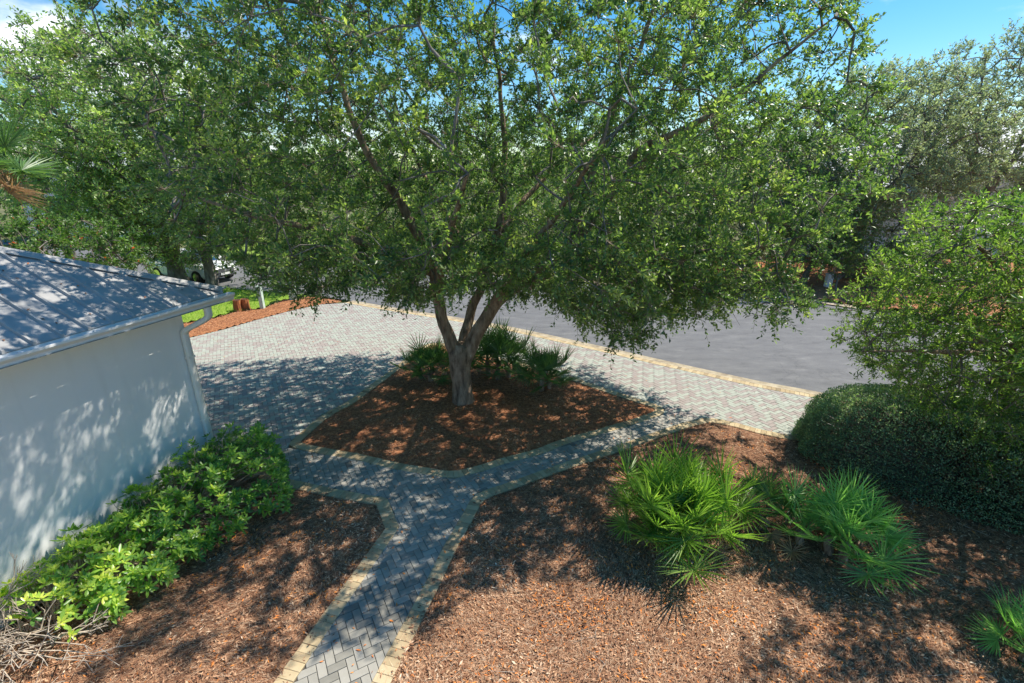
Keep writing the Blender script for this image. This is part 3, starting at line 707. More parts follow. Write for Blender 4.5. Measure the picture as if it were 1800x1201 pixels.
def tree(root, limbs, clumps, centre, bark='bark', leaf='oakleaf', nt=9, nl=16, L=.075, Wd=.03, tw=.42, seed=0, six=False,
         droop=.25, tbase=.45, tvar=.16, r_tip=.006, twmat='twig', up=.25, trunkname='trunk', fine=1.0, bald=.03):
    """limbs: list of (points, radii); first one is the trunk.  clumps are joined to the nearest limb by branches."""
    r = np.random.default_rng(seed); nodes = []
    for i, (P, rd) in enumerate(limbs):
        P = np.asarray(P, float); q = np.c_[P, rd]; q = chaikin(q, 2); q = resample(q, .12 if i == 0 else .18)
        if i: q[:, :3] += .035 * np.stack([wav(q[:, :3], 3, seed + i * 3 + k) for k in range(3)], 1) * np.clip(np.arange(len(q)) / 5., 0, 1)[:, None]
        m = MB(); m.tube(q[:, :3], q[:, 3], 14 if q[0, 3] > .12 else 9, wob=.05)
        o = m.build(trunkname if i == 0 else 'limb', M[bark], None, True); setparent(o, root)
        if i or len(limbs) == 1: nodes += [p[:3] for p in q[max(2, len(q) // 5):]]
    nodes = np.array(nodes); par = -np.ones(len(nodes), int); n0 = len(nodes)
    dn_ = np.linalg.norm(clumps - nodes[:, None], axis=2).min(0) if len(nodes) * len(clumps) < 6e6 else np.array([np.linalg.norm(nodes - c, axis=1).min() for c in clumps])
    order = np.argsort(dn_); cl = clumps[order]
    allp = np.vstack([nodes, cl]); par = np.r_[-np.ones(n0, int), np.zeros(len(cl), int)]
    for i, c in enumerate(cl):
        k = n0 + i; d = np.linalg.norm(allp[:k] - c, axis=1); d[:n0] *= .9
        par[k] = int(np.argmin(d + .0 * d))
    w = np.zeros(len(allp)); w[n0:] = 1
    for k in range(len(allp) - 1, n0 - 1, -1): w[par[k]] += w[k] if par[k] >= n0 else 0
    # branches: each edge a slightly bent 2-piece stick
    A = allp[par[n0:]]; B = allp[n0:]; mid = (A + B) / 2 + r.normal(0, .05, A.shape) * np.linalg.norm(B - A, axis=1, keepdims=True) + [0, 0, .04]
    rb_ = r_tip * w[n0:] ** .45
    ra = rb_ * 1.12
    a = twigmesh('branches', np.vstack([A, mid]), np.vstack([mid, B]), np.r_[ra * 1.05, rb_ * 1.03], np.r_[rb_ * 1.03, rb_], M[bark if bark != 'bark' else 'greybark'], root)
    # twigs with leaves
    C = np.repeat(allp[n0:], nt, 0); n = len(C)
    outw = nrm(C - np.asarray(centre)); par_d = np.repeat(nrm(B - A), nt, 0)
    d = nrm(outw * .55 + par_d * .5 + r.normal(0, .72, (n, 3)) + np.array([0, 0, up]))
    ln = tw * r.uniform(.5, 1.2, n)
    E_ = C + d * ln[:, None] - np.array([0, 0, 1]) * (droop * ln ** 1.5)[:, None]
    M_ = C + d * (ln * .5)[:, None] - np.array([0, 0, 1]) * (droop * .2 * ln)[:, None]
    twigmesh('twigs', np.vstack([C, M_]), np.vstack([M_, E_]), np.r_[np.full(n, .0045 * fine), np.full(n, .0032 * fine)], np.r_[np.full(n, .0032 * fine), np.full(n, .0015 * fine)], M[twmat], root)
    tt = np.linspace(.18, 1.0, nl)
    tt = np.tile(tt, n) + r.uniform(-.03, .03, n * nl); R_ = np.repeat(np.arange(n), nl)
    q = tt[:, None]; P = (1 - q) ** 2 * C[R_] + 2 * q * (1 - q) * (2 * M_[R_] - .5 * C[R_] - .5 * E_[R_]) + q * q * E_[R_]
    td = nrm(E_ - C)[R_]; side = nrm(np.cross(td, r.normal(size=P.shape)))
    Dr = nrm(td * .75 + side * r.uniform(.6, 1.6, (len(P), 1)) + [0, 0, .05]); Nn = nrm(r.normal(0, .75, P.shape) + [0, 0, .9])
    tint = np.clip(tbase + np.repeat(np.repeat(r.normal(0, tvar * .7, len(cl)), nt), nl) + np.repeat(r.normal(0, tvar * .5, n), nl) + r.normal(0, tvar * .6, len(P)), 0, 1)
    kp = np.repeat(r.random(n) > bald, nl) & (r.random(n * nl) > .12); P, Dr, Nn, tint = P[kp], Dr[kp], Nn[kp], tint[kp]
    leafmesh('foliage', P, Dr, Nn, L * r.uniform(.7, 1.2, len(P)), Wd * r.uniform(.8, 1.15, len(P)), tint, M[leaf], root, six)
    return root
def pl(*a): return np.array([at(x, y, Y) for x, y, Y, _ in a]), np.array([q[3] for q in a])

# ---- the big live oak on the island
SHV = np.array([math.sin(SUN_AZ), math.cos(SUN_AZ)]) / math.tan(SUN_EL)
def oaktest(P):
    x, y = proj(P)
    ylow = np.interp(x, [100, 160, 250, 350, 420, 480, 560, 640, 700, 760, 850, 950, 1030, 1100, 1150, 1230, 1300, 1380, 1450, 1500, 1545],
                        [330, 380, 430, 440, 455, 505, 520, 490, 525, 520, 500, 515, 560, 600, 560, 545, 540, 575, 560, 490, 280])
    xm = np.interp(y, [100, 160, 250, 480], [105, 215, 270, 320])
    top = np.interp(x, [1380, 1440, 1520, 1580], [-400, -60, 40, 150])
    sh = P[:, :2] - (P[:, 2:3] - .5) * SHV - COR; back = -(sh @ av); out = sh @ nv      # where each spray's shade would land
    thin = (back > .7) & (back < 6) & (out > -.2) & (out < 4.2) & (wav(P, 2.6, 77) + .5 * wav(P, 6, 78) < .42)
    return ~thin & (y < ylow) & (x < 1545) & (x > xm) & (y > top) & (P[:, 1] > 5.9 + .10 * (P[:, 2] - 5))
root = empty('live_oak', (*g(815, 703), 0), 'big dense live oak with a forked trunk rising from the mulched island between palmettos', 'tree')
Y0 = 10.3
limbs = [pl((815, 709, Y0, .30), (814, 700, Y0, .26), (812, 672, Y0, .225), (809, 645, Y0, .25), (809, 618, Y0, .29), (811, 604, Y0, .20)),
 pl((806, 640, Y0, .12), (797, 612, 10.25, .165), (786, 585, 10.2, .135), (771, 535, 10.1, .125), (758, 470, 10, .11), (720, 380, 9.8, .09), (650, 280, 9.5, .07), (600, 150, 9.3, .05), (560, 20, 9.2, .03)),
 pl((760, 480, 10, .09), (650, 430, 9.6, .07), (540, 400, 9.2, .055), (420, 375, 8.8, .04), (300, 330, 8.5, .02)),
 pl((812, 640, 10.4, .10), (814, 600, 10.6, .13), (822, 560, 10.8, .115), (850, 500, 11, .1), (880, 410, 11.1, .09), (885, 300, 11.2, .07), (884, 200, 11.2, .05), (870, 60, 11.3, .03)),
 pl((814, 640, Y0, .13), (826, 612, Y0, .18), (840, 580, Y0, .155), (862, 538, 10.2, .145), (905, 502, 10, .12), (1000, 440, 9.8, .1), (1080, 340, 9.6, .08), (1117, 263, 9.3, .065), (1200, 227, 9.1, .055), (1300, 170, 8.8, .04), (1400, 80, 8.6, .025), (1470, 30, 8.5, .012)),
 pl((905, 502, 10, .10), (1020, 475, 9.4, .075), (1130, 455, 8.9, .06), (1260, 440, 8.5, .045), (1380, 430, 8.2, .02)),
 pl((1000, 440, 9.8, .08), (1050, 280, 10, .065), (1080, 180, 10, .055), (1110, 117, 10, .045), (1140, 50, 10, .035), (1160, -60, 10, .02)),
 pl((850, 505, 11, .08), (800, 400, 12, .065), (740, 300, 13, .05), (700, 200, 13.5, .03)),
 pl((772, 535, 10.1, .08), (780, 450, 9, .065), (800, 370, 7.9, .05), (820, 300, 7.2, .03)),
 pl((860, 540, 10.2, .08), (930, 440, 9.3, .06), (1000, 350, 8.2, .045), (1060, 250, 7.2, .03)),
 pl((880, 410, 11.1, .07), (960, 300, 12, .05), (1050, 230, 12.8, .035), (1150, 200, 13.2, .02))]
oc = np.array([-.5, 10.1, 5.6])
cl = np.vstack([blob_points(2350, oc, (7.3, 4.8, 4.2), .40, 11, .50, oaktest, hole=-.54),
                blob_points(290, (-.3, 9.4, 3.3), (6.2, 3.4, 1.9), .1, 12, .43, lambda P: oaktest(P) & (proj(P)[1] > 430))])
cl = cl[(np.linalg.norm(cl - np.array([0, 0, CH]), axis=1) > 4.6)]
tree(root, limbs, cl, oc - [0, 0, 2.5], nt=10, nl=16, L=.080, Wd=.037, tw=.43, seed=1, bald=.07, droop=.3, tbase=.46, tvar=.24)
# hanging sprays below the crown
tips = [(540, 545, 8.6), (500, 520, 8.7), (600, 520, 8.8), (655, 590, 8.4), (1095, 600, 8.2), (1105, 560, 8.3), (1010, 585, 8.6), (1150, 575, 8.2), (1225, 580, 8.1), (1380, 560, 7.9), (1340, 545, 8.0), (960, 560, 8.8), (700, 560, 9.3), (470, 530, 8.9)]

# ---- the tree reaching in from the right, closest to the camera
def rtest(P):
    x, y = proj(P)
    xl = np.interp(y, [330, 350, 390, 430, 470, 520, 560, 610, 650, 690, 740, 790, 840, 880], [1720, 1650, 1600, 1620, 1535, 1500, 1485, 1480, 1550, 1600, 1650, 1700, 1760, 1830])
    sh = P[:, :2] - (P[:, 2:3] - 1.3) * SHV; lit = (sh[:, 0] < 6.9) & (sh[:, 1] > 7.2)
    return (x > xl) & (y > 362) & (y < 850) & (P[:, 1] < 9.6) & ~(lit & (np.sin(P[:, 0] * 37 + P[:, 1] * 53) < .8))
root = empty('live_oak', (9.6, 8.4, 0), 'bright leafy tree reaching in from the right edge above the clipped hedge', 'tree')
rc = np.array([9.0, 8.0, 2.9])
rl = [(np.array([[9.6, 8.4, -.05], [9.55, 8.35, .4], [9.5, 8.3, 1.3], [9.4, 8.2, 1.8]]), np.array([.2, .15, .13, .12])),
      (np.array([[9.4, 8.2, 1.6], [8.9, 7.9, 2.5], [8.2, 7.6, 3.3], [7.4, 7.4, 4.0], [6.8, 7.2, 4.3]]), np.array([.1, .08, .06, .04, .015])),
      (np.array([[9.4, 8.2, 1.7], [9.5, 7.9, 3.0], [9.4, 7.6, 4.0], [9.2, 7.4, 4.6]]), np.array([.1, .08, .05, .02])),
      (np.array([[9.4, 8.2, 1.7], [8.6, 7.5, 2.2], [7.6, 7.0, 2.5], [6.4, 6.9, 2.6], [5.6, 7.1, 2.5]]), np.array([.09, .07, .05, .03, .012])),
      (np.array([[9.4, 8.2, 1.6], [8.7, 7.0, 2.1], [7.8, 6.0, 2.4], [7.0, 5.2, 2.4]]), np.array([.09, .06, .04, .015]))]
cl = blob_points(1300, rc, (4.0, 3.0, 2.6), .15, 31, .30, rtest, hole=-.75)
tree(root, rl, cl, rc - [0, 0, 1], leaf='nearleaf', nt=8, nl=14, L=.068, Wd=.024, tw=.36, seed=3, six=True, droop=.2, tbase=.5, tvar=.22, up=.3)

root = empty('live_oak', (8.3, 4.3, 0), 'tree standing just outside the right edge, its shadow on the front mulch', 'tree')
cl = blob_points(260, (7.3, 4.3, 4.3), (2.9, 2.0, 1.6), .15, 37, .42, lambda P: proj(P)[0] > 1850)
tree(root, [(np.array([[8.3, 4.3, -.05], [8.25, 4.3, 1.2], [8.2, 4.3, 2.4]]), np.array([.17, .13, .12])),
            (np.array([[8.2, 4.3, 2.2], [7.6, 4.2, 3.2], [6.9, 4.1, 4.2], [6.2, 4.0, 4.8]]), np.array([.09, .07, .05, .02])),
            (np.array([[8.2, 4.3, 2.2], [8.3, 4.7, 3.6], [8.2, 5.0, 4.8]]), np.array([.09, .06, .02]))], cl, (7.5, 4.3, 3), leaf='nearleaf', nt=8, nl=13, L=.08, Wd=.035, tw=.4, seed=38)
# ---- background trees
def simple_limbs(x, y, h, cr, tr, seed, n=5, fork=.3):
    r = np.random.default_rng(seed); zf = h * fork
    out = [(np.array([[x, y, -.1], [x + r.normal(0, .1), y, zf * .5], [x + r.normal(0, .15), y, zf]]), np.array([tr * 1.35, tr, tr * .95]))]
    top = out[0][0][-1]
    for k in range(n):
        an = 6.283 * (k + r.uniform(-.2, .2)) / n; e = np.array([x + math.cos(an) * cr[0] * .62, y + math.sin(an) * cr[1] * .62, h * r.uniform(.62, .88)])
        q1 = top + (e - top) * .33 + [0, 0, -.1 * h * .3] + r.normal(0, .25, 3); q2 = top + (e - top) * .66 + r.normal(0, .35, 3)
        out.append((np.array([top - [0, 0, .3], q1, q2, e]), np.array([tr * .6, tr * .48, tr * .3, tr * .12])))
    return out
def bgtree(x, y, h, cr, label, leaf, seed, n=330, sp=.62, nt=8, nl=9, L=.16, Wd=.07, tr=.2, zc=.6, zr=.42, fork=.3, name='live_oak', bark='greybark', test=None, tb=.5, group=None, tw=.62, tvar=.2, cx=0):
    root = empty(name, (x, y, 0), label, 'tree', group)
    c = np.array([x + cx, y, h * zc]); cl = blob_points(n, c, (cr[0], cr[1], h * zr), .4, seed, sp, test)
    return tree(root, simple_limbs(x, y, h, cr, tr, seed, fork=fork), cl, c - [0, 0, h * .2], bark, leaf, nt, nl, L, Wd, tw, seed, tbase=tb, tvar=tvar, r_tip=.012, droop=.15, fine=2.)
roofclear = lambda P: (proj(P)[1] < 470)
bgtree(-15.95, 22.5, 10.6, (6.6, 4.6), 'light green tree with a thick trunk behind the garage roof', 'lightleaf', 41, n=800, sp=.52, tr=.33, fork=.22, tb=.68, test=lambda P: (proj(P)[1] < 455) & (proj(P)[0] < 440) & (P[:, 1] < 23.9), zc=.58, zr=.46)
bgtree(-14.5, 22.6, 7.8, (4.4, 3.2), 'shaded mid green tree with a thinner trunk beside the white car', 'oakleaf', 42, n=330, sp=.58, tr=.22, fork=.3, tb=.5, test=lambda P: (proj(P)[1] < 460) & (P[:, 1] < 23.4), zc=.6)
bgtree(-25, 27, 9.4, (5, 4), 'tall tree against the clouds at the far left edge', 'lightleaf', 43, n=320, sp=.7, tb=.5, name='broadleaf_tree')
bgs = [(-9.5, 34, 8.8, (5.2, 4), 'lightleaf', 'bushy green tree across the street, seen left of the big oak trunk'),
       (-1.5, 37, 9.5, (5.5, 4), 'lightleaf', 'sunlit tree across the street straight behind the big oak trunk'),
       (6.5, 33, 9.0, (5.2, 4), 'oakleaf', 'dark tree across the street behind the right limb of the big oak'),
       (12.6, 28.5, 8.2, (4.0, 3.4), 'greyleaf', 'grey green tree across the street beyond the grass patch')]
for i, (x, y, h, cr, lf, lab) in enumerate(bgs):
    bgtree(x, y, h, cr, lab, lf, 50 + i, n=300, sp=.72, L=.19, Wd=.09, zc=.52, zr=.50, tb=.5, name='broadleaf_tree' if i < 2 else 'live_oak')
bgtree(17.6, 24.6, 9.7, (5.2, 3.2), 'grey green live oak with dark crooked branches before the pale house', 'greyleaf', 61, n=680, sp=.5, tr=.24, fork=.3, tb=.6, zc=.62, zr=.38)
bgtree(26.5, 28.0, 11.8, (5.2, 4), 'tall open grey live oak at the upper right corner', 'greyleaf', 62, n=520, sp=.56, tr=.26, fork=.3, tb=.6, zc=.64, zr=.38)
bgtree(14.3, 23.0, 5.7, (2.5, 1.9), 'dense dark shrubby tree in the far red mulch bed', 'darkleaf', 63, n=300, sp=.42, tr=.12, fork=.2, tb=.5, zc=.56, zr=.42, L=.13, Wd=.055, name='shrubby_tree')
bgtree(15.05, 21.6, 2.3, (.9, .8), 'small young tree standing alone on the red mulch', 'oakleaf', 64, n=46, sp=.3, tr=.04, fork=.35, L=.11, Wd=.045, tw=.3, zc=.68, zr=.34, name='young_tree')
bgtree(20.4, 24.0, 2.6, (.8, .7), 'small yellow leaved shrub under the dark tree at the right', 'lightleaf', 65, n=36, sp=.3, tr=.03, fork=.3, L=.11, Wd=.045, tw=.3, zc=.6, name='yellow_shrub', tb=1.0)
bgtree(-10.1, 21.8, 3.4, (1.5, 1.3), 'small dark tree at the street edge beyond the mulch strip', 'oakleaf', 66, n=90, sp=.34, tr=.07, fork=.38, L=.11, Wd=.045, tw=.34, zc=.72, zr=.3, name='young_tree')
# glossy shrub with red berries above the roof
bgtree(-15.2, 15.8, 3.9, (2.7, 1.6), 'glossy shrub dotted with red berries behind the garage roof', 'redleaf', 67, n=260, sp=.36, tr=.08, fork=.2, L=.12, Wd=.055, tw=.3, zc=.62, zr=.4, name='berry_shrub', tb=.42, tvar=.22)
# understory hedge rows across the street
bgtree(-6.0, 31.5, 2.6, (3.2, 1.4), 'low green bush on the far verge, left of the oak trunk', 'lightleaf', 71, n=120, sp=.42, L=.15, Wd=.07, tr=.06, fork=.2, name='bush')
bgtree(1.5, 29.5, 2.4, (3.4, 1.3), 'low green bush on the far verge, right of the oak trunk', 'darkleaf', 72, n=120, sp=.42, L=.15, Wd=.07, tr=.06, fork=.2, name='bush')
bgtree(19.0, 22.8, 2.0, (2.6, 1.1), 'low dark bush at the back of the red mulch bed', 'darkleaf', 73, n=110, sp=.38, L=.13, Wd=.06, tr=.05, fork=.2, name='bush')
bgtree(9.6, 26.5, 2.6, (2.0, 1.3), 'low bush beside the grass patch across the street', 'darkleaf', 74, n=90, sp=.4, L=.14, Wd=.06, tr=.05, fork=.2, name='bush')
# far wood closing the view
def wood(name, xs, seed, leaf):
    r = np.random.default_rng(seed); P = []
    for (x, y, h, w) in xs:
        n = 2600; d = nrm(r.normal(size=(n, 3))); d[:, 2] = np.abs(d[:, 2]) * 1.0 - .35
        P.append(np.array([x, y, h * .45]) + d * np.array([w, w * .7, h * .52]) * (1 + .12 * wav(d, 5, abs(int(x * 3)) + 50))[:, None] * r.uniform(.75, 1.05, (n, 1)))
    P = np.vstack(P); n = len(P)
    o = leafmesh(name, P, r.normal(size=P.shape), r.normal(size=P.shape), r.uniform(.35, .6, n), .3, np.clip(r.normal(.45, .2, n), 0, 1), M[leaf], None)
wood('far_wood', [(-62 + k * 9.5 + rng.normal(0, 1), 52 + rng.normal(0, 4), rng.uniform(8, 10.5), 7.2) for k in range(15)], 80, 'lightleaf')

# ================================================================== CLIPPED HEDGE
def hedge():
    root = empty('clipped_hedge', (7.9, 7.1, 0), 'large rounded clipped evergreen hedge at the right of the paved drive', 'hedge')
    c = np.array([8.15, 6.95, 0.]); ax = nrm([.80, -.60]); bx = np.array([-ax[1], ax[0]])
    r = np.random.default_rng(5); n = 90000
    d = nrm(r.normal(size=(n, 3))); d[:, 2] = np.abs(d[:, 2])
    e = 3.4
    s = (np.abs(d[:, 0]) ** e + np.abs(d[:, 1]) ** e + np.abs(d[:, 2]) ** e) ** (-1 / e)
    q = d * s[:, None]
    lump = 1 + .035 * wav(q, 4.2, 6) + .02 * wav(q, 11, 7)
    dep = 1 - np.abs(r.normal(0, .045, n))
    q = q * (lump * dep)[:, None]
    hl, hw, hh = 2.75, 1.25, 1.38
    P = np.c_[c[0] + ax[0] * q[:, 0] * hl + bx[0] * q[:, 1] * hw, c[1] + ax[1] * q[:, 0] * hl + bx[1] * q[:, 1] * hw, .04 + q[:, 2] * hh]
    nn = np.c_[ax[0] * d[:, 0] + bx[0] * d[:, 1], ax[1] * d[:, 0] + bx[1] * d[:, 1], d[:, 2]]
    tint = np.clip(.35 + .22 * r.normal(size=n) + .35 * np.clip(dep - .96, 0, 1) / .04 * (q[:, 2] > .75) + .12 * wav(q, 14, 3), 0, 1)  # outer leaves on top tinted paler: sunlit tips put into the colour
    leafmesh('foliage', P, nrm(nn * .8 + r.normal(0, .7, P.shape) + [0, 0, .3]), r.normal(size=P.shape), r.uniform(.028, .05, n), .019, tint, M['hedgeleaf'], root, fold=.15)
    m = 5200; k = r.integers(0, n, m); A = np.c_[P[k, 0] * .35 + c[0] * .65, P[k, 1] * .35 + c[1] * .65, P[k, 2] * .3]
    twigmesh('branches', A, P[k], .007, .002, M['twig'], root)
hedge()

# ================================================================== SAW PALMETTOS
def frond_mesh(name, seed, pet=.55, nb=24, L=.5, arc=250, cup=.25, w=.022):
    """fan leaf: petiole along +X from the origin, then a fan of folded pointed blades"""
    r = np.random.default_rng(seed); m = MB()
    m.tube([(0, 0, 0), (pet * .5, 0, .04), (pet, 0, .02)], [.010, .007, .006], 5, .5)
    for k in range(nb):
        a = R(-arc / 2 + arc * k / (nb - 1) + r.normal(0, 1.5)); l = L * (1 - .22 * abs(k / (nb - 1) - .5) * 2) * r.uniform(.86, 1.06)
        dx, dy = math.cos(a), math.sin(a); sx, sy = -dy, dx
        t = float(np.clip(.5 + r.normal(0, .15), 0, 1)); lift = cup * (r.uniform(.6, 1.3)); dr = r.uniform(.01, .08) * (1 if r.random() > .1 else 2.6)
        V = []
        for f, ww in ((.02, .25), (.30, 1.0), (.62, .82), (1.0, .04)):
            zz = lift * l * f - dr * l * f * f * 2.2
            for sgn_, up in ((-1, .0), (0, -.45), (1, 0.)):
                V.append((pet + dx * l * f + sx * w * ww * sgn_ * .5, dy * l * f + sy * w * ww * sgn_ * .5, .02 + zz + up * w * ww))
        F = []
        for i in range(3):
            for j in range(2): b = i * 3 + j; F.append((b, b + 1, b + 4, b + 3))
        m.add(V, F, t + (.12 if k % 5 == 0 else 0))
    me = D.meshes.new(name); me.from_pydata(m.v, [], m.f)
    at_ = me.attributes.new('tint', 'FLOAT', 'POINT'); at_.data.foreach_set('value', np.array(m.t, np.float32)); me.update(); return me
def fset(mat, L, w=.024, pet=.5, nb=24, seed=0):
    out = []
    for k in range(5):
        me = frond_mesh('frond', seed + k, pet * (1 + .12 * (k - 2)), nb, L * (1 + .05 * (k - 2)), 215 + 22 * k, .18 + .07 * k, w); me.materials.append(M[mat]); out.append(me)
    return out
def palmetto(px, py, label, meshes, n, seed, spread=.25, hgt=.35, el=(8, 78), dry=None, z0=0., scale=(.75, 1.1), bias=None, group=None, spots=None, name='saw_palmetto', cat='palmetto', dryn=3, loc=None):
    r = np.random.default_rng(seed); b = g(px, py) if loc is None else np.array(loc[:2]); bz = 0 if loc is None else loc[2]
    root = empty(name, (b[0], b[1], bz), label, cat, group)
    spots = spots or [(0, 0)]
    for si, (sx, sy) in enumerate(spots):
        m = MB(); q = (b[0] + sx, b[1] + sy); top = hgt * (.8 if si else 1)
        m.tube([(q[0], q[1], bz - .05), (q[0] + r.normal(0, .03), q[1] + r.normal(0, .03), bz + top * .6), (q[0] + r.normal(0, .05), q[1] + r.normal(0, .05), bz + top)], [.06, .065, .05], 8, wob=.1)
        o = m.build('stem', M['bark'], None); setparent(o, root)
    for k in range(n):
        sx, sy = spots[k % len(spots)]
        an = 2.39996 * k + r.normal(0, .25); f = (k + .5) / n
        e = R(el[0] + (el[1] - el[0]) * (1 - f) + r.normal(0, 7)); s = r.uniform(*scale)
        me = meshes[r.integers(len(meshes))]
        isdry = dry is not None and k >= n - dryn
        if isdry: me = dry[r.integers(len(dry))]; e = R(r.uniform(-35, -8))
        o = D.objects.new('frond', me); COL.objects.link(o); o.parent = root
        d = Vector((math.cos(an) * math.cos(e), math.sin(an) * math.cos(e), math.sin(e)))
        x = d; y = Vector((-math.sin(an), math.cos(an), 0)); z = x.cross(y); 
        # tip the fan back a little from the stalk's line and twist it
        rot = Matrix((x, y, z)).transposed() @ Matrix.Rotation(r.normal(0, .45), 3, 'X') @ Matrix.Rotation(r.normal(.1, .12), 3, 'Y')
        hz = hgt * (.55 + .45 * (1 - f))
        o.matrix_local = Matrix.Translation((sx + math.cos(an) * .02, sy + math.sin(an) * .02, hz)) @ rot.to_4x4() @ Matrix.Scale(s, 4)
    return root
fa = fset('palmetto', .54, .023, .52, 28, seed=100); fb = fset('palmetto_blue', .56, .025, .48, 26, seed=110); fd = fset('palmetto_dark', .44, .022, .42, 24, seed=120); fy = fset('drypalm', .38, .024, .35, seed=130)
palmetto(1190, 985, 'broad bright green saw palmetto at the front, casting a spiky shadow on the mulch', fa, 92, 201, hgt=.46, spots=[(0, .1), (.38, .3), (-.35, .35), (.1, .7), (.62, .62), (-.1, .45)], el=(0, 82), scale=(.72, 1.05), dry=fy, dryn=5)
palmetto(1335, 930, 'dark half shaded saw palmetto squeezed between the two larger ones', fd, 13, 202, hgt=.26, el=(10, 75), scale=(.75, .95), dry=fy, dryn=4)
palmetto(1480, 985, 'blue green saw palmetto with open fans, right of the broad bright one', fb, 38, 203, hgt=.36, spots=[(0, 0), (-.42, .28), (.25, .1), (-.1, .1)], el=(-5, 78), scale=(.75, 1.05), dry=fy, dryn=5)
palmetto(1800, 1165, 'saw palmetto cut off by the lower right corner', fb, 17, 204, hgt=.2, el=(5, 70), scale=(.5, .7))
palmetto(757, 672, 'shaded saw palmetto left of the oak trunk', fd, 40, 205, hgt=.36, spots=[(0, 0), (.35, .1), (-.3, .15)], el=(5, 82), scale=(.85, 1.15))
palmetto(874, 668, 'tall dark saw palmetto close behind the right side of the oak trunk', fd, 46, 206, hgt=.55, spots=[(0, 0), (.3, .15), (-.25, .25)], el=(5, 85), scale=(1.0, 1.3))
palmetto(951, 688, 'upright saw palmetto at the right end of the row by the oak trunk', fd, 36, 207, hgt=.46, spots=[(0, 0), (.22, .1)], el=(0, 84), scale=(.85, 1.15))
# sabal palm beyond the left edge
fs_ = fset('palmetto_dark', 1.0, .05, 1.0, 34, 140); fsd = fset('drypalm', .95, .05, .9, 30, 150)
pr = palmetto(0, 0, 'sabal palm with a brown skirt of dead fronds at the left edge', fs_, 30, 208, hgt=.3, el=(-25, 75), scale=(.8, 1.05), dry=fsd, dryn=10, name='sabal_palm', cat='palm tree', loc=(-14.2, 13.2, 5.0))
m = MB(); m.tube([(-14.2, 13.2, -.05), (-14.25, 13.2, 2), (-14.2, 13.2, 5.1)], [.22, .17, .16], 10, wob=.05); o = m.build('trunk', M['greybark'], None, True); setparent(o, pr)

# ================================================================== SHRUB BED BY THE GARAGE WALL
def rosettes(root, C, N, scale, tint, mat, seed, nleaf=9):
    r = np.random.default_rng(seed); n = len(C); k = np.tile(np.arange(nleaf), n); I = np.repeat(np.arange(n), nleaf)
    N = nrm(N); u = nrm(np.cross(N, r.normal(size=N.shape))); w = np.cross(N, u)
    an = k * 2.399 + r.uniform(0, .5, len(k)); tilt = np.interp(k, [0, nleaf - 1], [.15, 1.0]) + r.normal(0, .12, len(k))
    rad = u[I] * np.cos(an)[:, None] + w[I] * np.sin(an)[:, None]
    Dr = rad * np.cos(tilt)[:, None] + N[I] * np.sin(tilt)[:, None]; Nn = N[I] * np.cos(tilt)[:, None] - rad * np.sin(tilt)[:, None]
    L = scale[I] * np.interp(k, [0, nleaf - 1], [1.0, .5]) * r.uniform(.85, 1.15, len(k))
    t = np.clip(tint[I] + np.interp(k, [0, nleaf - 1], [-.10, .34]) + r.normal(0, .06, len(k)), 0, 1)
    # widest near the tip: build leaves from tip inwards
    P = C[I] + Dr * (L * .06)[:, None]
    leafmesh('foliage', P + Dr * L[:, None], -Dr, -Nn, L, L * .40, t, M[mat], root, True, .10)
def shrub(label, a0, a1, n, seed, hfun, wfun, tbase, z0=.10, ls=.112):
    """a0..a1: distance along the wall back from the corner; grows outwards from the wall"""
    mid = gp(.6, -(a0 + a1) / 2, 0); root = empty('glossy_shrub', mid, label, 'shrub')
    r = np.random.default_rng(seed); s = r.uniform(0, 1, n); th = r.uniform(0, math.pi * .97, n)
    dd = np.abs(1 - np.abs(r.normal(0, .12, n)))
    h = hfun(s); w = wfun(s); end = np.clip(np.minimum(s, 1 - s) / .12, 0, 1) ** .5
    lump = 1 + .36 * wav(np.c_[s * (a1 - a0) * 2.6, th * 1.6, th * 0], 2.0, seed); w = w * (1 + .16 * wav(np.c_[s * (a1 - a0), s * 0], 5., seed + 9))
    out = .04 + w * (1 - np.cos(th) * 1.0) * .5 * (.7 + .3 * end); out = np.where(th < 1.2, np.maximum(out, .05), out)
    zz = z0 + h * np.sin(th) ** .75 * dd * lump * (.55 + .45 * end)
    C = np.array([gp(o_, -(a0 + (a1 - a0) * q), z) for o_, q, z in zip(out, s, zz)])
    N = np.array([[*(nv * -math.cos(t_) + av * (q - .5) * .8), 1.0 * math.sin(t_) + .45] for t_, q in zip(th, s)]) + r.normal(0, .28, (n, 3))
    st_ = r.random(n) < .07; C[st_] += N[st_] * r.uniform(.06, .2, (st_.sum(), 1))
    gp_ = wav(C, 5.5, seed + 3) > -.72; C, N, s, dd = C[gp_], N[gp_], s[gp_], dd[gp_]; n = len(C)
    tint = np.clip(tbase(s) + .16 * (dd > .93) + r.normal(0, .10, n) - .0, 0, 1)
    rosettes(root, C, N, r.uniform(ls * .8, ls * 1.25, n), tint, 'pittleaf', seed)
    base = np.array([gp(.35 + .3 * r.random(), -(a0 + (a1 - a0) * np.clip(q + r.normal(0, .05), 0.03, .97)), 0) for q in s])
    midp = base * .45 + C * .55 + r.normal(0, .05, C.shape) + [0, 0, .05]
    twigmesh('branches', np.vstack([base, midp]), np.vstack([midp, C]), np.r_[np.full(n, .007), np.full(n, .005)], np.r_[np.full(n, .005), np.full(n, .003)], M['barestick'], root)
    return root
shrub('dense dark green glossy shrub against the white wall near the downspout', -.30, 1.95, 980, 301, lambda s: np.interp(s, [0, .25, .8, 1], [.78, 1.0, .85, .75]), lambda s: np.interp(s, [0, .2, 1], [1.5, 1.75, 1.7]), lambda s: .30 + .16 * s)
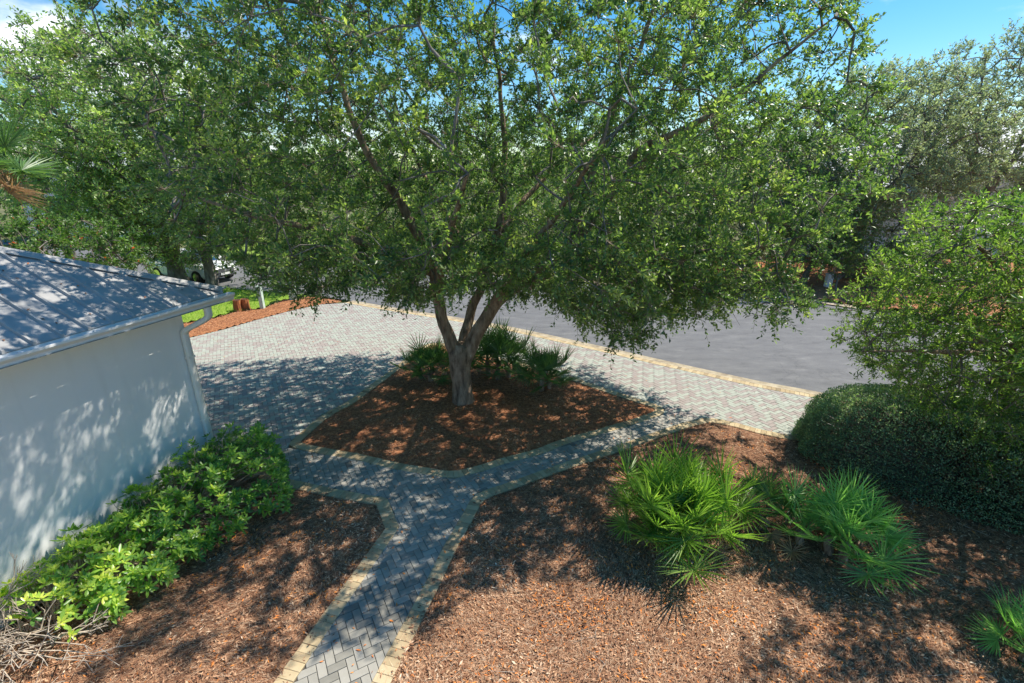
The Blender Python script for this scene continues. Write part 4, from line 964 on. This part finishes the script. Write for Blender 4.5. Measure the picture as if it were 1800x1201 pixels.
shrub('yellow green glossy shrub in the middle of the wall bed', 1.75, 2.85, 380, 302, lambda s: np.interp(s, [0, 1], [.72, .5]), lambda s: np.interp(s, [0, 1], [1.6, 1.35]), lambda s: .50 + .12 * s)
shrub('sparse yellow green shrub with leggy bare branches beside the dead one', 2.65, 3.3, 105, 303, lambda s: np.interp(s, [0, 1], [.62, .70]), lambda s: np.interp(s, [0, 1], [1.35, 1.1]), lambda s: .58 + .1 * s)
# dead, leafless shrub at the lower left
def bare(label, a, out, seed, n0=9, depth=5, L0=.34):
    r = np.random.default_rng(seed); b = gp(out, -a, 0); root = empty('bare_shrub', b, label, 'shrub'); A = []; B = []; r0 = []; r1 = []
    def go_(p, d, l, rad, k):
        q = p + d * l; A.append(p); B.append(q); r0.append(rad); r1.append(rad * .75)
        if k == 0: return
        for _ in range(2 if r.random() < .75 else 3):
            go_(q, nrm(d + r.normal(0, .52, 3) + [0, 0, .08]), l * r.uniform(.6, .88), rad * .76, k - 1)
    for _ in range(n0):
        d = nrm(np.r_[nv, 0] * r.uniform(-.1, .7) + np.r_[av, 0] * r.normal(0, .5) + [0, 0, r.uniform(.4, 1.4)])
        go_(b + r.normal(0, .08, 3) * [1, 1, 0], d, L0 * r.uniform(.7, 1.2), .015, depth)
    A = np.array(A); B = np.array(B); keep = ((A - np.r_[COR, 0]) @ np.r_[nv, 0] > .03) & ((B - np.r_[COR, 0]) @ np.r_[nv, 0] > .03) & (B[:, 2] > .01)
    o = twigmesh('branches', A[keep], B[keep], np.array(r0)[keep], np.array(r1)[keep], M['barestick'], root)
bare('leafless tangled shrub of pale twigs in the lower left corner', 3.7, .42, 401, 15, 5, .44)
bare('leafless sprawling twigs beneath the sparse yellow green shrub', 3.15, .75, 402, 8, 4, .34)

# ================================================================== SMALL THINGS
b = g(462, 542); root = empty('utility_post', (*b, 0), 'short pale green utility post at the mulch strip beyond the drive', 'post')
m = MB(); m.box((b[0], b[1], .42), (.075, .075, .44)); o = m.build('body', M['palegreen'], None); setparent(o, root)
m = MB(); m.box((b[0], b[1], .90), (.09, .09, .035)); o = m.build('cap', M['palegreen'], None); setparent(o, root)
for px, py, lab in ((419, 545, 'rust brown stump at the lawn edge, nearer the garage roof'), (433, 543, 'rust brown stump at the lawn edge, nearer the green post')):
    b = g(px, py); root = empty('stump', (*b, 0), lab, 'stump'); m = MB()
    m.tube([(b[0], b[1], -.03), (b[0], b[1], .05), (b[0], b[1], .30), (b[0] + .01, b[1], .42)], [.19, .16, .15, .145], 12, wob=.06); o = m.build('trunk', M['rust'], None); setparent(o, root)
    m = MB(); m.tube([(b[0] + .01, b[1], .421), (b[0] + .01, b[1], .43)], [.13, .12], 12); o = m.build('cut_face', M['redlitter'], None); setparent(o, root)
b = g(516, 527); root = empty('pedestal_box', (*b, 0), 'pale green cable pedestal beside the small dark tree at the street edge', 'utility box')
m = MB(); m.box((b[0], b[1], .5), (.13, .10, .52)); o = m.build('body', M['palegreen'], None); setparent(o, root)
m = MB(); m.box((b[0], b[1], 1.05), (.15, .12, .03)); o = m.build('lid', M['palegreen'], None); setparent(o, root)
b = g(1454, 505); root = empty('pedestal_box', (*b, 0), 'pale grey pedestal box on the red mulch left of the young tree', 'utility box')
m = MB(); m.box((b[0], b[1], .3), (.13, .11, .34)); o = m.build('body', M['farwall'], None); setparent(o, root)
m = MB(); m.box((b[0], b[1], .66), (.15, .13, .02)); o = m.build('lid', M['farwall'], None); setparent(o, root)

# ---- white car parked on the street
def car():
    p = np.array([-16.5, 24.4]); hd = nrm([.93, -.36]); sd2 = np.array([-hd[1], hd[0]])
    root = empty('parked_car', (p[0], p[1], 0), 'white car with a black grille parked at the street edge behind the garage roof', 'car')
    root.rotation_euler = (0, 0, math.atan2(hd[1], hd[0]))
    def bd(m, name, mat, par=None, sm=False):
        o = npmesh(name, m.v, m.f, M[mat], par or root, m.t, sm); return o
    xs = [-2.3, -2.2, -1.7, -1.0, 0, .8, 1.3, 1.8, 2.15, 2.3]; m = MB()
    hw = [.70, .84, .90, .92, .92, .92, .91, .88, .80, .62]; zt = [.80, .96, 1.0, .98, .96, .96, .95, .88, .80, .66]; zb = [.42, .32, .26, .24, .24, .24, .24, .25, .28, .36]
    V = []
    for x, w, t, b_ in zip(xs, hw, zt, zb):
        V += [(x, -w * .9, b_), (x, -w, b_ + .15), (x, -w, t - .22), (x, -w * .93, t - .06), (x, -w * .6, t), (x, 0, t + .02), (x, w * .6, t), (x, w * .93, t - .06), (x, w, t - .22), (x, w, b_ + .15), (x, w * .9, b_)]
    k = 11; n = len(xs); m.add(V, [(i * k + j, i * k + (j + 1) % k, (i + 1) * k + (j + 1) % k, (i + 1) * k + j) for i in range(n - 1) for j in range(k)] + [tuple(range(k))[::-1], tuple(range((n - 1) * k, n * k))])
    bd(m, 'body', 'carpaint', None, True)
    m = MB(); V = []
    for x, w, z in ((-1.95, .66, .99), (-1.2, .60, 1.40), (-.2, .60, 1.46), (.35, .60, 1.40), (1.15, .70, .97)):
        V += [(x, -w - .08, .9), (x, -w, z - .02), (x, 0, z + .02), (x, w, z - .02), (x, w + .08, .9)]
    m.add(V, [(i * 5 + j, i * 5 + j + 1, i * 5 + j + 6, i * 5 + j + 5) for i in range(4) for j in range(4)]); bd(m, 'cabin', 'glass', None, True)
    m = MB(); m.add([(-1.2, -.58, 1.43), (-1.2, .58, 1.43), (.3, .58, 1.43), (.3, -.58, 1.43), (-.5, -.58, 1.475), (-.5, .58, 1.475)], [(0, 4, 5, 1), (4, 3, 2, 5)]); bd(m, 'roof', 'carpaint')
    m = MB(); m.box((2.26, 0, .60), (.06, .50, .11)); gr = bd(m, 'grille', 'glass')
    for z in (.54, .60, .66):
        m = MB(); m.box((2.325, 0, z), (.008, .46, .008)); bd(m, 'grille_bar', 'chrome', gr)
    m = MB(); m.tube([(2.325, 0, .62), (2.345, 0, .62)], [.07, .06], 12); bd(m, 'badge', 'chrome', gr)
    m = MB(); m.box((2.24, 0, .36), (.06, .62, .06)); bd(m, 'air_intake', 'rubber')
    m = MB(); m.box((2.33, 0, .45), (.012, .26, .05)); bd(m, 'number_plate', 'whitemetal')
    for s_ in (-1, 1):
        m = MB(); m.box((2.14, s_ * .68, .70), (.10, .13, .06)); bd(m, 'headlight', 'headlight')
        m = MB(); m.box((.75, s_ * 1.0, 1.0), (.08, .09, .06)); bd(m, 'mirror', 'carpaint')
        for x in (-1.4, 1.42):
            m = MB(); m.tube([(x, s_ * .70, .33), (x, s_ * .92, .33)], .33, 20); w_ = bd(m, 'wheel', 'rubber')
            m = MB(); m.tube([(x, s_ * .90, .33), (x, s_ * .935, .33)], .21, 14); bd(m, 'rim', 'chrome', w_)
car()

# ---- pale house beyond the trees at the right
def house(x, y, w, d, h, rot, label, rh=2.6):
    root = empty('house', (x, y, 0), label, 'house'); root.rotation_euler = (0, 0, rot)
    def bd(m, name, mat, par=None): return npmesh(name, m.v, m.f, M[mat], par or root, m.t)
    m = MB(); m.box((0, 0, h / 2 - .05), (w / 2, d / 2, h / 2 + .05)); wl = bd(m, 'wall', 'farwall')
    m = MB(); e = .5; q = [(-w / 2 - e, -d / 2 - e, h), (w / 2 + e, -d / 2 - e, h), (w / 2 + e, d / 2 + e, h), (-w / 2 - e, d / 2 + e, h)]
    b2 = [(a[0], a[1], h + .15) for a in q]; rr = [(-w / 2 + d / 2, 0, h + rh), (w / 2 - d / 2, 0, h + rh)]
    m.add(q + b2 + rr, [(3, 2, 1, 0), (0, 1, 5, 4), (1, 2, 6, 5), (2, 3, 7, 6), (3, 0, 4, 7), (4, 5, 9, 8), (5, 6, 9), (6, 7, 8, 9), (7, 4, 8)]); bd(m, 'roof', 'farroof')
    for k in range(int(w // 3)):
        xx = -w / 2 + 1.6 + k * 3.0
        for z in ([1.5] if h < 4.5 else [1.5, 4.4]):
            m = MB(); m.box((xx, -d / 2 - .02, z), (.55, .04, .75)); fr = bd(m, 'window', 'whitemetal')
            m = MB(); m.box((xx, -d / 2 - .05, z), (.47, .02, .67)); bd(m, 'pane', 'glass', fr)
house(31, 37, 15, 9, 5.4, -.35, 'pale house with a grey hipped roof half hidden behind the grey live oaks', 3.0)
house(21.5, 33.5, 8, 6, 4.0, -.3, 'low pale house wing behind the dark shrubby tree', 1.6)
house(-32, 44, 14, 9, 5.2, .3, 'distant pale house behind the trees at the left', 2.6)

for o in D.objects:
    if o.parent is None and 'category' in o and 'group' not in o:
        b_ = o.name.split('.')[0]
        gname = {'saw_palmetto': 'saw palmettos in the mulch beds', 'stump': 'rust brown stumps at the lawn edge', 'pedestal_box': 'small utility pedestals', 'glossy_shrub': 'glossy shrubs along the garage wall',
                 'bare_shrub': 'leafless shrubs by the garage wall', 'house': 'pale houses in the distance', 'bush': 'low bushes on the far verge', 'broadleaf_tree': 'broadleaf trees in the background',
                 'live_oak': 'live oaks around the street', 'young_tree': 'young trees by the street'}.get(b_)
        if gname: o['group'] = gname
